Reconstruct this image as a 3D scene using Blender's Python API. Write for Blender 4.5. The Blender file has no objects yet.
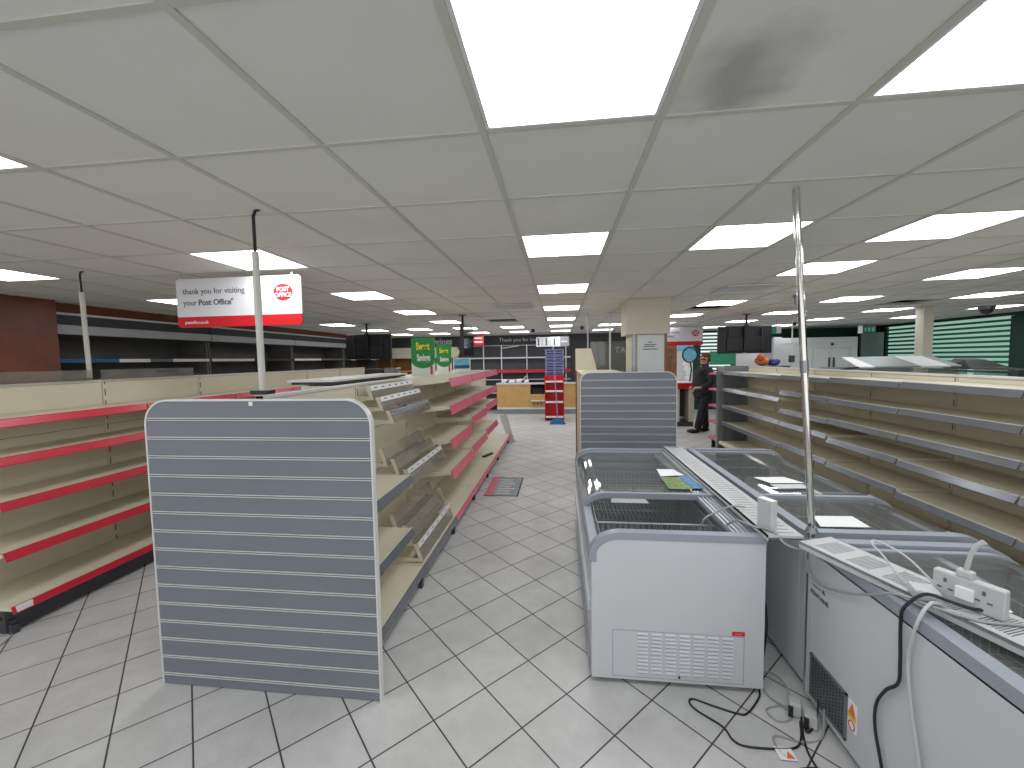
import bpy, bmesh, math, random
from mathutils import Vector, Matrix
random.seed(7)
C = bpy.context.scene
COL = C.collection
PI = math.pi

# ---------------------------------------------------------------- camera, world, exposure
HC = 1.72
cam_d = bpy.data.cameras.new('camera')
cam_d.sensor_width = 36.0
cam_d.lens = 36.0 * 405.46 / 1024.0
cam_d.clip_start = 0.02
cam = bpy.data.objects.new('camera', cam_d)
COL.objects.link(cam)
yaw, pit, rol = .1172, .0616, -.0164
fw = Vector((-math.sin(yaw) * math.cos(pit), math.cos(yaw) * math.cos(pit), -math.sin(pit)))
rt = Vector((math.cos(yaw), math.sin(yaw), 0))
up = rt.cross(fw)
r2 = math.cos(rol) * rt + math.sin(rol) * up
u2 = -math.sin(rol) * rt + math.cos(rol) * up
cam.matrix_world = Matrix(((r2.x, u2.x, -fw.x, 0), (r2.y, u2.y, -fw.y, 0), (r2.z, u2.z, -fw.z, HC), (0, 0, 0, 1)))
C.camera = cam
W = bpy.data.worlds.new('world')
C.world = W
W.use_nodes = True
W.node_tree.nodes['Background'].inputs[0].default_value = (.97, .98, 1.0, 1)
W.node_tree.nodes['Background'].inputs[1].default_value = 1.5
C.view_settings.view_transform = 'Standard'
C.view_settings.look = 'None'
C.view_settings.gamma = 1.0
C.view_settings.use_curve_mapping = False
C.view_settings.exposure = 0.0
PANEL_STRENGTH = 9.0

# ---------------------------------------------------------------- materials
def lin(c):
    c = c / 255.0
    return c / 12.92 if c <= .04045 else ((c + .055) / 1.055) ** 2.4
def rgb(c): return (lin(c[0]), lin(c[1]), lin(c[2]), 1)
def mat(name, c, rough=.5, metal=0.0, var=.06, scale=6.0, bump=0.0, spec=.5):
    m = bpy.data.materials.new(name)
    m.use_nodes = True
    nt = m.node_tree
    b = nt.nodes['Principled BSDF']
    b.inputs['Roughness'].default_value = rough
    b.inputs['Metallic'].default_value = metal
    b.inputs['Specular IOR Level'].default_value = spec
    tc = nt.nodes.new('ShaderNodeTexCoord')
    no = nt.nodes.new('ShaderNodeTexNoise')
    no.inputs['Scale'].default_value = scale
    no.inputs['Detail'].default_value = 5
    nt.links.new(tc.outputs['Object'], no.inputs['Vector'])
    rp = nt.nodes.new('ShaderNodeValToRGB')
    a = rgb(c)
    rp.color_ramp.elements[0].position = .3
    rp.color_ramp.elements[1].position = .7
    rp.color_ramp.elements[0].color = (a[0] * (1 - var), a[1] * (1 - var), a[2] * (1 - var), 1)
    rp.color_ramp.elements[1].color = (min(1, a[0] * (1 + var)), min(1, a[1] * (1 + var)), min(1, a[2] * (1 + var)), 1)
    nt.links.new(no.outputs['Fac'], rp.inputs['Fac'])
    nt.links.new(rp.outputs['Color'], b.inputs['Base Color'])
    if bump:
        bp = nt.nodes.new('ShaderNodeBump')
        bp.inputs['Strength'].default_value = bump
        bp.inputs['Distance'].default_value = .004
        n2 = nt.nodes.new('ShaderNodeTexNoise')
        n2.inputs['Scale'].default_value = scale * 20
        nt.links.new(tc.outputs['Object'], n2.inputs['Vector'])
        nt.links.new(n2.outputs['Fac'], bp.inputs['Height'])
        nt.links.new(bp.outputs['Normal'], b.inputs['Normal'])
    return m
def emis(name, c, s):
    m = bpy.data.materials.new(name)
    m.use_nodes = True
    nt = m.node_tree
    nt.nodes.remove(nt.nodes['Principled BSDF'])
    e = nt.nodes.new('ShaderNodeEmission')
    e.inputs[0].default_value = rgb(c)
    e.inputs[1].default_value = s
    nt.links.new(e.outputs[0], nt.nodes['Material Output'].inputs[0])
    return m
def glass(name, tint, refl=1.0, haze=0.0, rough=.03):
    """thin clear sheet: see-through with a Fresnel mirror on top and a little surface haze"""
    m = bpy.data.materials.new(name)
    m.use_nodes = True
    nt = m.node_tree
    nt.nodes.remove(nt.nodes['Principled BSDF'])
    tr = nt.nodes.new('ShaderNodeBsdfTransparent'); tr.inputs[0].default_value = rgb(tint)
    gl = nt.nodes.new('ShaderNodeBsdfGlossy'); gl.inputs['Roughness'].default_value = rough
    di = nt.nodes.new('ShaderNodeBsdfDiffuse'); di.inputs[0].default_value = rgb((215, 215, 212))
    ge = nt.nodes.new('ShaderNodeNewGeometry')
    dt = nt.nodes.new('ShaderNodeVectorMath'); dt.operation = 'DOT_PRODUCT'
    nt.links.new(ge.outputs['Normal'], dt.inputs[0]); nt.links.new(ge.outputs['Incoming'], dt.inputs[1])
    prev = dt.outputs['Value']
    for op, v in (('ABSOLUTE', 0), ('SUBTRACT', None), ('POWER', 5.0), ('MULTIPLY', .95), ('ADD', .05)):   # Schlick reflectance, same from both sides of the sheet
        n = nt.nodes.new('ShaderNodeMath'); n.operation = op
        if op == 'SUBTRACT': n.inputs[0].default_value = 1.0; nt.links.new(prev, n.inputs[1])
        else:
            nt.links.new(prev, n.inputs[0]); n.inputs[1].default_value = v
        prev = n.outputs[0]
    mu = nt.nodes.new('ShaderNodeMath'); mu.operation = 'MULTIPLY'; mu.inputs[1].default_value = refl
    m1 = nt.nodes.new('ShaderNodeMixShader'); m1.inputs[0].default_value = haze
    m2 = nt.nodes.new('ShaderNodeMixShader')
    nt.links.new(tr.outputs[0], m1.inputs[1]); nt.links.new(di.outputs[0], m1.inputs[2])
    nt.links.new(prev, mu.inputs[0]); nt.links.new(mu.outputs[0], m2.inputs[0])
    nt.links.new(m1.outputs[0], m2.inputs[1]); nt.links.new(gl.outputs[0], m2.inputs[2])
    nt.links.new(m2.outputs[0], nt.nodes['Material Output'].inputs[0])
    return m

def floor_mat():
    m = bpy.data.materials.new('floor tiles')
    m.use_nodes = True
    nt = m.node_tree
    N, L = nt.nodes, nt.links
    b = N['Principled BSDF']
    ge = N.new('ShaderNodeNewGeometry')
    mp = N.new('ShaderNodeMapping'); mp.vector_type = 'TEXTURE'
    mp.inputs['Location'].default_value = (-.6135, 1.7783, 0)
    mp.inputs['Rotation'].default_value = (0, 0, .7928)
    mp.inputs['Scale'].default_value = (.3, .3, .3)
    L.new(ge.outputs['Position'], mp.inputs['Vector'])
    se = N.new('ShaderNodeSeparateXYZ'); L.new(mp.outputs[0], se.inputs[0])
    def M(op, a, bb=None):
        n = N.new('ShaderNodeMath'); n.operation = op
        if isinstance(a, float): n.inputs[0].default_value = a
        else: L.new(a, n.inputs[0])
        if bb is not None:
            if isinstance(bb, float): n.inputs[1].default_value = bb
            else: L.new(bb, n.inputs[1])
        return n.outputs[0]
    ds = []
    for k in (0, 1):
        s = M('SUBTRACT', M('FRACT', M('ADD', se.outputs[k], .5)), .5)
        ds.append(M('ABSOLUTE', s))
    d = M('MINIMUM', ds[0], ds[1])
    g = N.new('ShaderNodeMapRange'); g.inputs['From Min'].default_value = .009; g.inputs['From Max'].default_value = .015
    L.new(d, g.inputs['Value'])
    wn = N.new('ShaderNodeTexWhiteNoise'); wn.noise_dimensions = '2D'
    fl = N.new('ShaderNodeVectorMath'); fl.operation = 'FLOOR'; L.new(mp.outputs[0], fl.inputs[0])
    L.new(fl.outputs[0], wn.inputs['Vector'])
    no = N.new('ShaderNodeTexNoise'); no.inputs['Scale'].default_value = 7; no.inputs['Detail'].default_value = 9; no.inputs['Roughness'].default_value = .7
    L.new(ge.outputs['Position'], no.inputs['Vector'])
    v = M('ADD', M('MULTIPLY', no.outputs['Fac'], .85), M('MULTIPLY', wn.outputs['Value'], .15))
    rp = N.new('ShaderNodeValToRGB')
    rp.color_ramp.elements[0].position = .25; rp.color_ramp.elements[0].color = rgb((188, 188, 187))
    rp.color_ramp.elements[1].position = .75; rp.color_ramp.elements[1].color = rgb((212, 212, 211))
    L.new(v, rp.inputs['Fac'])
    n3 = N.new('ShaderNodeTexNoise'); n3.inputs['Scale'].default_value = 1.3; n3.inputs['Detail'].default_value = 6
    L.new(ge.outputs['Position'], n3.inputs['Vector'])
    dr = N.new('ShaderNodeMapRange'); dr.inputs['From Min'].default_value = .35; dr.inputs['From Max'].default_value = .65
    dr.inputs['To Min'].default_value = .90; dr.inputs['To Max'].default_value = 1.03
    L.new(n3.outputs['Fac'], dr.inputs['Value'])
    mu = N.new('ShaderNodeMix'); mu.data_type = 'RGBA'; mu.blend_type = 'MULTIPLY'; mu.inputs[0].default_value = 1
    L.new(rp.outputs['Color'], mu.inputs[6]); L.new(dr.outputs[0], mu.inputs[7])
    mx = N.new('ShaderNodeMix'); mx.data_type = 'RGBA'
    L.new(g.outputs[0], mx.inputs[0]); mx.inputs[6].default_value = rgb((66, 64, 62)); L.new(mu.outputs[2], mx.inputs[7])
    L.new(mx.outputs[2], b.inputs['Base Color'])
    b.inputs['Roughness'].default_value = .42
    b.inputs['Specular IOR Level'].default_value = .4
    bp = N.new('ShaderNodeBump'); bp.inputs['Strength'].default_value = .35; bp.inputs['Distance'].default_value = .002
    L.new(g.outputs[0], bp.inputs['Height']); L.new(bp.outputs[0], b.inputs['Normal'])
    return m

M = {}
M['floor'] = floor_mat()
M['tile'] = mat('ceiling tile', (228, 228, 223), .9, var=.03, scale=3, bump=.07)
M['tbar'] = mat('ceiling bar', (204, 204, 194), .5, var=.03)
M['void'] = mat('ceiling void', (30, 30, 30), .9)
M['stain'] = mat('damp stain', (132, 134, 134), .95, var=.25, scale=9)
M['lamp'] = emis('lamp diffuser', (252, 253, 255), PANEL_STRENGTH)
M['white'] = mat('white paint', (226, 227, 228), .45, var=.02)
M['whiteplastic'] = mat('white plastic', (192, 194, 195), .35, var=.02)
M['cream'] = mat('cream steel', (219, 212, 190), .5, var=.05, scale=3, bump=.05)
M['creamdark'] = mat('cream slot', (96, 90, 74), .6)
M['slat'] = mat('grey slatwall', (120, 125, 134), .55, var=.05, scale=2.5, bump=.06)
M['alu'] = mat('aluminium', (216, 217, 214), .35, metal=.15, var=.03)
M['steel'] = mat('grey steel', (150, 152, 156), .32, metal=.75, var=.05)
M['ticket'] = mat('grey ticket strip', (126, 130, 136), .2, metal=.5, var=.04)
M['chrome'] = mat('chrome', (215, 214, 210), .12, metal=1, var=.02)
M['postgrey'] = mat('painted post', (206, 205, 198), .4, var=.03)
M['red'] = mat('red ticket strip', (204, 46, 66), .3, var=.05)
M['pink'] = mat('pink ticket strip', (212, 98, 120), .32, var=.08, scale=12)
M['brightred'] = mat('bright red', (208, 20, 30), .4, var=.04)
M['kick'] = mat('dark kick plate', (62, 64, 70), .35, var=.06)
M['kickgrey'] = mat('grey kick plate', (150, 152, 155), .35, var=.06)
M['black'] = mat('black plastic', (26, 27, 31), .4, var=.1)
M['darkgrey'] = mat('dark grey', (66, 67, 70), .6)
M['chillback'] = mat('chiller back', (104, 101, 95), .6, var=.12, scale=3)
M['chillcanopy'] = mat('chiller canopy', (172, 175, 178), .4, var=.05)
M['brown'] = mat('brown veneer', (112, 60, 42), .45, var=.22, scale=4)
M['frz'] = mat('freezer white', (200, 203, 207), .38, var=.015)
M['frzrim'] = mat('freezer grey rim', (150, 156, 166), .4, var=.03)
M['rail'] = mat('freezer track', (198, 203, 208), .3, metal=.2, var=.02)
M['liner'] = mat('freezer liner', (142, 145, 147), .45, var=.05)
M['wire'] = mat('basket wire', (186, 189, 191), .35, metal=.3)
M['glass'] = glass('lid glass', (232, 236, 235), refl=1.3, haze=.10)
M['acrylic'] = glass('clear acrylic', (232, 230, 222), refl=1.0, haze=.14)
M['perspex'] = glass('perspex screen', (216, 218, 214), refl=1.0, haze=.12)
M['paper'] = mat('paper', (238, 239, 240), .8, var=.01)
M['paperpale'] = mat('grey paper', (206, 208, 206), .8, var=.02)
M['wall'] = mat('wall paint', (196, 195, 188), .8, var=.03)
M['wallgrey'] = mat('charcoal wall', (84, 83, 86), .8, var=.05)
M['colcream'] = mat('column cream', (208, 202, 184), .7, var=.02)
M['colwhite'] = mat('column board', (214, 218, 218), .6, var=.01)
M['wood'] = mat('beech veneer', (206, 164, 100), .5, var=.07, scale=5)
M['darkwood'] = mat('dark shelf wood', (124, 88, 48), .6, var=.2, scale=7)
M['woodtrim'] = mat('wood trim', (142, 100, 64), .6, var=.1)
M['green'] = mat('shutter green', (30, 112, 90), .45, var=.08)
M['dgreen'] = mat('dark green', (18, 58, 50), .5, var=.08)
M['daylight'] = emis('daylit glazing', (190, 235, 215), .55)
M['postergreen'] = mat('poster green', (44, 140, 70), .6, var=.06, scale=20)
M['posterpale'] = mat('poster foot', (224, 228, 222), .7, var=.08, scale=60)
M['posterdark'] = mat('poster dark green', (24, 104, 52), .6)
M['yellow'] = mat('yellow lettering', (250, 228, 30), .6, var=.02)
M['signwhite'] = mat('sign white', (226, 226, 230), .4, var=.01)
M['ink'] = mat('grey lettering', (98, 98, 104), .6, var=.02)
M['wallletter'] = mat('white lettering', (236, 236, 236), .6, var=.01)
M['lilac'] = mat('lilac plastic crate', (138, 140, 176), .45, var=.05)
M['blue'] = mat('blue plastic', (24, 96, 148), .45, var=.08)
M['navy'] = mat('navy', (38, 48, 120), .5)
M['leaf1'] = mat('leaflet print', (120, 142, 92), .5, var=.5, scale=30)
M['leaf2'] = mat('leaflet blue', (96, 140, 188), .5, var=.3, scale=24)
M['cablegrey'] = mat('grey cable', (152, 154, 157), .45)
M['cableblack'] = mat('black cable', (26, 26, 30), .45)
M['cablewhite'] = mat('white cable', (190, 192, 194), .4)
M['skin'] = mat('skin', (206, 150, 126), .55, var=.05)
M['jacket'] = mat('black jacket', (36, 38, 44), .75, var=.12, scale=12)
M['trouser'] = mat('dark trousers', (34, 34, 40), .8, var=.12, scale=12)
M['hair'] = mat('brown hair', (96, 62, 44), .7, var=.25, scale=40)
M['shoe'] = mat('black shoe', (20, 20, 22), .4)
M['orange'] = mat('orange sticker', (224, 120, 60), .6)
M['sticky'] = mat('yellow sticker', (238, 196, 40), .6)
M['promo'] = mat('leaflet rack print', (170, 120, 88), .6, var=.45, scale=22)
M['exitgreen'] = mat('exit sign green', (60, 168, 130), .4)
M['cyan'] = mat('pale blue card', (120, 190, 222), .5, var=.25, scale=18)
M['floorprint'] = mat('floor sticker print', (140, 148, 158), .5, var=.45, scale=40)
M['silver'] = mat('silver canopy', (146, 158, 156), .45, metal=.2)
M['screen'] = mat('screen glass', (16, 17, 20), .08)

# ---------------------------------------------------------------- mesh builder
class MB:
    def __init__(s): s.v = []; s.f = []; s.m = []; s.sm = []
    def add(s, vs, fs, m=0, smooth=False):
        o = len(s.v); s.v += [tuple(p) for p in vs]
        for f in fs: s.f.append(tuple(i + o for i in f)); s.m.append(m); s.sm.append(smooth)
        return s
    def box(s, x0, x1, y0, y1, z0, z1, m=0):
        return s.hexa([(x0, y0, z0), (x1, y0, z0), (x1, y1, z0), (x0, y1, z0), (x0, y0, z1), (x1, y0, z1), (x1, y1, z1), (x0, y1, z1)], m)
    def hexa(s, p, m=0):
        return s.add(p, [(0, 3, 2, 1), (4, 5, 6, 7), (0, 1, 5, 4), (1, 2, 6, 5), (2, 3, 7, 6), (3, 0, 4, 7)], m)
    def obox(s, c, ax, ay, az, m=0):
        c, ax, ay, az = map(Vector, (c, ax, ay, az))
        return s.hexa([c - ax - ay - az, c + ax - ay - az, c + ax + ay - az, c - ax + ay - az, c - ax - ay + az, c + ax - ay + az, c + ax + ay + az, c - ax + ay + az], m)
    def prism(s, poly, axis, a, b, m=0, smooth=False):
        def P(u, v, w): return {'x': (w, u, v), 'y': (u, w, v), 'z': (u, v, w)}[axis]
        n = len(poly)
        vs = [P(u, v, a) for u, v in poly] + [P(u, v, b) for u, v in poly]
        s.add(vs, [tuple(range(n - 1, -1, -1)), tuple(range(n, 2 * n))], m)
        o = len(s.v) - 2 * n
        for i in range(n):
            j = (i + 1) % n
            s.f.append((o + i, o + j, o + n + j, o + n + i)); s.m.append(m); s.sm.append(smooth)
        return s
    def tube(s, pts, r, n=8, m=0, closed=False):
        pts = [Vector(p) for p in pts]; k = len(pts); vs = []
        rr = r if isinstance(r, (list, tuple)) else [r] * k
        d0 = (pts[1] - pts[0]).normalized()
        nrm = d0.orthogonal().normalized()
        for i, p in enumerate(pts):
            if closed: d = pts[(i + 1) % k] - pts[i - 1]
            elif i == 0: d = pts[1] - p
            elif i == k - 1: d = p - pts[i - 1]
            else: d = (pts[i + 1] - p).normalized() + (p - pts[i - 1]).normalized()
            if d.length < 1e-9: d = d0
            d = d.normalized()
            nrm = nrm - d * nrm.dot(d)
            nrm = nrm.normalized() if nrm.length > 1e-6 else d.orthogonal().normalized()
            b = d.cross(nrm)
            for q in range(n):
                a = 2 * PI * q / n
                vs.append(p + (nrm * math.cos(a) + b * math.sin(a)) * rr[i])
        fs = []
        for i in range(k if closed else k - 1):
            j = (i + 1) % k
            for q in range(n):
                t = (q + 1) % n
                fs.append((i * n + q, i * n + t, j * n + t, j * n + q))
        s.add(vs, fs, m, True)
        if not closed: s.add(vs[:n], [tuple(range(n - 1, -1, -1))], m); s.add(vs[-n:], [tuple(range(n))], m)
        return s
    def cyl(s, p0, p1, r0, r1=None, n=16, m=0): return s.tube([p0, p1], [r0, r0 if r1 is None else r1], n, m)
    def ball(s, c, r, m=0, n=14, k=9):
        if not isinstance(r, (tuple, list)): r = (r, r, r)
        vs = []; fs = []
        for i in range(k + 1):
            t = PI * i / k
            for q in range(n):
                a = 2 * PI * q / n
                vs.append((c[0] + r[0] * math.sin(t) * math.cos(a), c[1] + r[1] * math.sin(t) * math.sin(a), c[2] + r[2] * math.cos(t)))
        for i in range(k):
            for q in range(n):
                t = (q + 1) % n
                fs.append((i * n + q, (i + 1) * n + q, (i + 1) * n + t, i * n + t))
        return s.add(vs, fs, m, True)
    def build(s, name, mats, parent=None, bevel=0, loc=None, **kw):
        me = bpy.data.meshes.new(name)
        L = world_loc(parent) if parent else Vector(loc or (0, 0, 0))
        me.from_pydata([(x - L.x, y - L.y, z - L.z) for x, y, z in s.v], [], s.f)
        if not isinstance(mats, (list, tuple)): mats = [mats]
        for q in mats: me.materials.append(M[q] if isinstance(q, str) else q)
        for p, mi, sm in zip(me.polygons, s.m, s.sm): p.material_index = mi; p.use_smooth = sm
        me.validate(); me.update()
        if any(s.sm): me.set_sharp_from_angle(angle=.75)
        o = bpy.data.objects.new(name, me); COL.objects.link(o)
        if parent: o.parent = parent
        else: o.location = L
        if bevel:
            b = o.modifiers.new('bevel', 'BEVEL'); b.width = bevel; b.segments = 2; b.limit_method = 'ANGLE'; b.angle_limit = .7
        tag(o, **kw)
        return o
def tag(o, label=None, cat=None, group=None, kind=None):
    if label: o['label'] = label
    if cat: o['category'] = cat
    if group: o['group'] = group
    if kind: o['kind'] = kind
    return o
def world_loc(o):
    v = Vector((0, 0, 0))
    while o: v += Vector(o.location); o = o.parent
    return v
def thing(name, label, cat, loc, group=None):
    o = bpy.data.objects.new(name, None); o.empty_display_size = .1
    COL.objects.link(o); o.location = loc
    return tag(o, label, cat, group)
def struct(name, mb, m, **k): return mb.build(name, m, kind='structure', **k)
def box(*a): return MB().box(*a)
def text(name, s, size, loc, rot, m, parent=None, bold=0.0, ext=.001, align='LEFT', sx=1.0, **kw):
    cu = bpy.data.curves.new(name, 'FONT'); cu.body = s; cu.size = size; cu.extrude = ext; cu.align_x = align; cu.offset = bold * size
    t = bpy.data.objects.new(name, cu); COL.objects.link(t)
    dg = bpy.context.evaluated_depsgraph_get()
    me = bpy.data.meshes.new_from_object(t.evaluated_get(dg))
    bpy.data.objects.remove(t)
    L = world_loc(parent) if parent else Vector((0, 0, 0))
    me.transform(Matrix.Translation(Vector(loc) - L) @ Matrix.Rotation(rot[2], 4, 'Z') @ Matrix.Rotation(rot[1], 4, 'Y') @ Matrix.Rotation(rot[0], 4, 'X') @ Matrix.Scale(sx, 4, (1, 0, 0)))
    me.materials.clear(); me.materials.append(M[m])
    o = bpy.data.objects.new(name, me); COL.objects.link(o)
    if parent: o.parent = parent
    return tag(o, **kw)
FACE = (PI / 2, 0, 0)           # lettering that faces the entrance
ORD = ['nearest', 'second nearest', 'third nearest', 'fourth nearest', 'fifth nearest', 'sixth nearest', 'seventh nearest', 'eighth nearest']

# ---------------------------------------------------------------- the room
ZC = 2.515
XL, XR, YF, YB = -6.9, 9.25, -3.35, 13.6
CX, CY = -.257, 1.4493
struct('floor', box(XL - .2, XR + .2, YF - .2, YB + .2, -.1, 0), 'floor')
struct('wall_left', box(XL - .15, XL, YF, YB, 0, 2.9), 'wall')
fm = MB()                                     # unseen shop-front openings behind the camera, added to let world light brighten the ceiling
fm.box(XL - .15, XR + .15, YF - .15, YF, 0, .25); fm.box(XL - .15, XR + .15, YF - .15, YF, 2.48, 2.9)
for k in range(10): x = XL - .1 + k * (XR - XL + .1) / 9; fm.box(x - .05, x + .05, YF - .15, YF, .25, 2.48)
struct('wall_front', fm, 'wall')
struct('wall_back', box(XL - .15, 2.5, YB, YB + .15, 0, 2.9), 'wallgrey')
LIGHTS = [(0, -1), (0, 2), (0, 5), (0, 8), (0, 11), (0, 14), (0, 17), (2, -1), (2, 2), (4, 2), (4, 4), (4, 8), (4, 11), (4, 14),
          (7, 5), (7, 8), (7, 11), (7, 14), (7, 17), (10, 8), (10, 11), (10, 14), (10, 17), (13, 11), (13, 14), (2, 14), (2, 17), (-2, 14), (-2, 17),
          (-4, -1), (-4, 2), (-4, 5), (-4, 8), (-4, 11), (-4, 14), (-4, 17), (-8, 2), (-8, 5), (-8, 11), (-8, 14), (-8, 17), (-6, 14), (-6, 17),
          (0, -4), (-4, -4), (4, -4), (4, -1), (8, -1), (8, 2), (-8, -2)]  # this last line of cells: out-of-view panels added for extra illumination
VOIDS = {(9, 9), (4, 9), (-2, 11)}
cl = MB()
for i in range(-12, 17):
    for j in range(-9, 21):
        x0, x1 = max(CX + .6 * i, XL), min(CX + .6 * i + .6, XR)
        y0, y1 = max(CY + .6 * j, YF), min(CY + .6 * j + .6, YB)
        if x1 - x0 < .01 or y1 - y0 < .01 or (i, j) in VOIDS: continue
        z = ZC + .03 if (i, j) in LIGHTS else ZC
        cl.add([(x0, y0, z), (x0, y1, z), (x1, y1, z), (x1, y0, z)], [(0, 1, 2, 3)])
cl.box(XL - .15, XR + .15, YF - .15, YB + .15, 2.9, 3.0, 1)
struct('ceiling', cl, ['tile', 'void'])
gb = MB()
for i in range(-12, 17):
    x = CX + .6 * i
    if XL < x < XR: gb.box(x - .012, x + .012, YF, YB, ZC - .006, ZC + .03)
for j in range(-8, 21):
    y = CY + .6 * j
    if YF < y < YB: gb.box(XL, XR, y - .010, y + .010, ZC - .005, ZC + .029)
struct('trim_1', gb, 'tbar')
ROWS = {0: 'centre row straight ahead', 2: 'row above the freezers', 4: 'row between freezers and right shelving', 7: 'row above the right shelving',
        10: 'row beyond the right shelving', 13: 'row along the green shutters', -2: 'row above the till counter', -4: 'row above the left aisle',
        -8: 'far left row by the wall chillers', -6: 'short row by the wine shelves', 8: 'added unseen row right of the view'}
cnt = {}
for (i, j) in sorted(LIGHTS, key=lambda t: (t[0], t[1])):
    x, y = CX + .6 * i + .3, CY + .6 * j + .3
    k = cnt.get(i, 0); cnt[i] = k + 1
    t = thing('ceiling_light', 'ceiling light panel, %s of the %s' % (ORD[k], ROWS[i]), 'ceiling light', (x, y, ZC), 'ceiling light panels')
    f = MB(); a, b = .287, .274
    for (p, q, r_, s_) in ((-a, a, -a, -b), (-a, a, b, a), (-a, -b, -b, b), (b, a, -b, b)): f.box(x + p, x + q, y + r_, y + s_, ZC - .004, ZC + .02)
    f.build('frame', 'white', t)
    MB().add([(x - b, y - b, ZC + .002), (x - b, y + b, ZC + .002), (x + b, y + b, ZC + .002), (x + b, y - b, ZC + .002)], [(0, 1, 2, 3)]).build('diffuser', 'lamp', t)
# damp smudge on the tile to the right of the nearest panel: a stain with a shape of its own
def add_stain(m, cx, cy, r):
    nt = m.node_tree; N, L = nt.nodes, nt.links
    b = N['Principled BSDF']; src = b.inputs['Base Color'].links[0].from_socket
    ge = N.new('ShaderNodeNewGeometry'); no = N.new('ShaderNodeTexNoise'); no.inputs['Scale'].default_value = 6; no.inputs['Detail'].default_value = 5
    L.new(ge.outputs['Position'], no.inputs['Vector'])
    mx = N.new('ShaderNodeVectorMath'); mx.operation = 'MULTIPLY_ADD'; mx.inputs[1].default_value = (.28, .28, 0); L.new(no.outputs['Color'], mx.inputs[0]); L.new(ge.outputs['Position'], mx.inputs[2])
    d = N.new('ShaderNodeVectorMath'); d.operation = 'DISTANCE'; d.inputs[1].default_value = (cx + .14, cy + .14, ZC); L.new(mx.outputs[0], d.inputs[0])
    mr = N.new('ShaderNodeMapRange'); mr.inputs['From Min'].default_value = r * .3; mr.inputs['From Max'].default_value = r; mr.inputs['To Min'].default_value = .55; mr.inputs['To Max'].default_value = 0
    L.new(d.outputs['Value'], mr.inputs['Value'])
    mi = N.new('ShaderNodeMix'); mi.data_type = 'RGBA'; L.new(mr.outputs[0], mi.inputs[0]); L.new(src, mi.inputs[6]); mi.inputs[7].default_value = rgb((120, 123, 122))
    L.new(mi.outputs[2], b.inputs['Base Color'])
add_stain(M['tile'], CX + .6 + .17, CY - .16, .22)
# ---- side walls with glazing and shutters
def roller(name, label, ax, c, a0, a1, z0, z1, facing):
    """shutter of overlapping green slats with daylight between; ax='x' = plane of constant x"""
    loc = (c, (a0 + a1) / 2, z0) if ax == 'x' else ((a0 + a1) / 2, c, z0)
    t = thing(name, label, 'shutter', loc)
    m = MB(); n = int((z1 - z0) / .105)
    for k in range(n):
        z = z0 + (z1 - z0) * k / n; h = (z1 - z0) / n
        d = .02 * facing
        poly = [(c - d, z), (c + d, z + h * .12), (c + d, z + h * .36), (c - d, z + h * .48)]
        if ax == 'x': m.prism(poly, 'y', a0, a1)
        else: m.prism(poly, 'x', a0, a1)
    m.build('slat_curtain', 'green', t)
    for a in (a0, a1):
        g = MB()
        if ax == 'x': g.box(c - .04, c + .04, a - .03, a + .03, z0, z1)
        else: g.box(a - .03, a + .03, c - .04, c + .04, z0, z1)
        g.build('guide_rail', 'dgreen', t)
    return t
wr = MB()
SH = [(9.5, 11.5), (11.62, 12.85)]
ys = [YF, 9.5, 11.5, 11.62, 12.85, YB]
for k in range(5):
    if k in (1, 3): wr.box(XR, XR + .15, ys[k], ys[k + 1], 0, .9); wr.box(XR, XR + .15, ys[k], ys[k + 1], 2.45, 2.9)
    else: wr.box(XR, XR + .15, ys[k], ys[k + 1], 0, 2.9)
struct('wall_right', wr, 'dgreen')
for n, (a, b) in enumerate(SH):
    wm = MB(); wm.box(XR + .10, XR + .12, a, b, .9, 2.45)
    struct('window_%d' % (n + 1), wm, 'daylight')
    roller('roller_shutter', ['wide green slatted roller shutter right of the square cream column', 'narrow green slatted roller shutter left of the square cream column'][n], 'x', XR + .04, a + .03, b - .03, .92, 2.44, 1)
# back wall, right part, with a window opening
wb = MB()
for (x0, x1, z0, z1) in ((2.5, 4.4, 0, 2.9), (5.5, XR + .15, 0, 2.9), (4.4, 5.5, 0, 1.2), (4.4, 5.5, 2.45, 2.9)): wb.box(x0, x1, YB, YB + .15, z0, z1)
struct('wall_back_right', wb, 'dgreen')
struct('window_3', box(4.4, 5.5, YB + .10, YB + .12, 1.2, 2.45), emis('bright glazing', (225, 240, 235), 1.1))
roller('roller_shutter', 'white-lit slatted shutter with green foot, behind the person', 'y', YB + .04, 4.45, 5.45, 1.22, 2.44, 1)
box(4.75, 5.62, YB - .06, YB - .02, 1.43, 1.86).build('green_board', 'exitgreen', loc=(5.2, YB - .04, 1.43), label='plain green board below the bright shutter beside the hanging screen', cat='board')
struct('wall_bulkhead', box(XL, -6.2, 4.3, YB, 2.40, ZC), 'brown')

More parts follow.
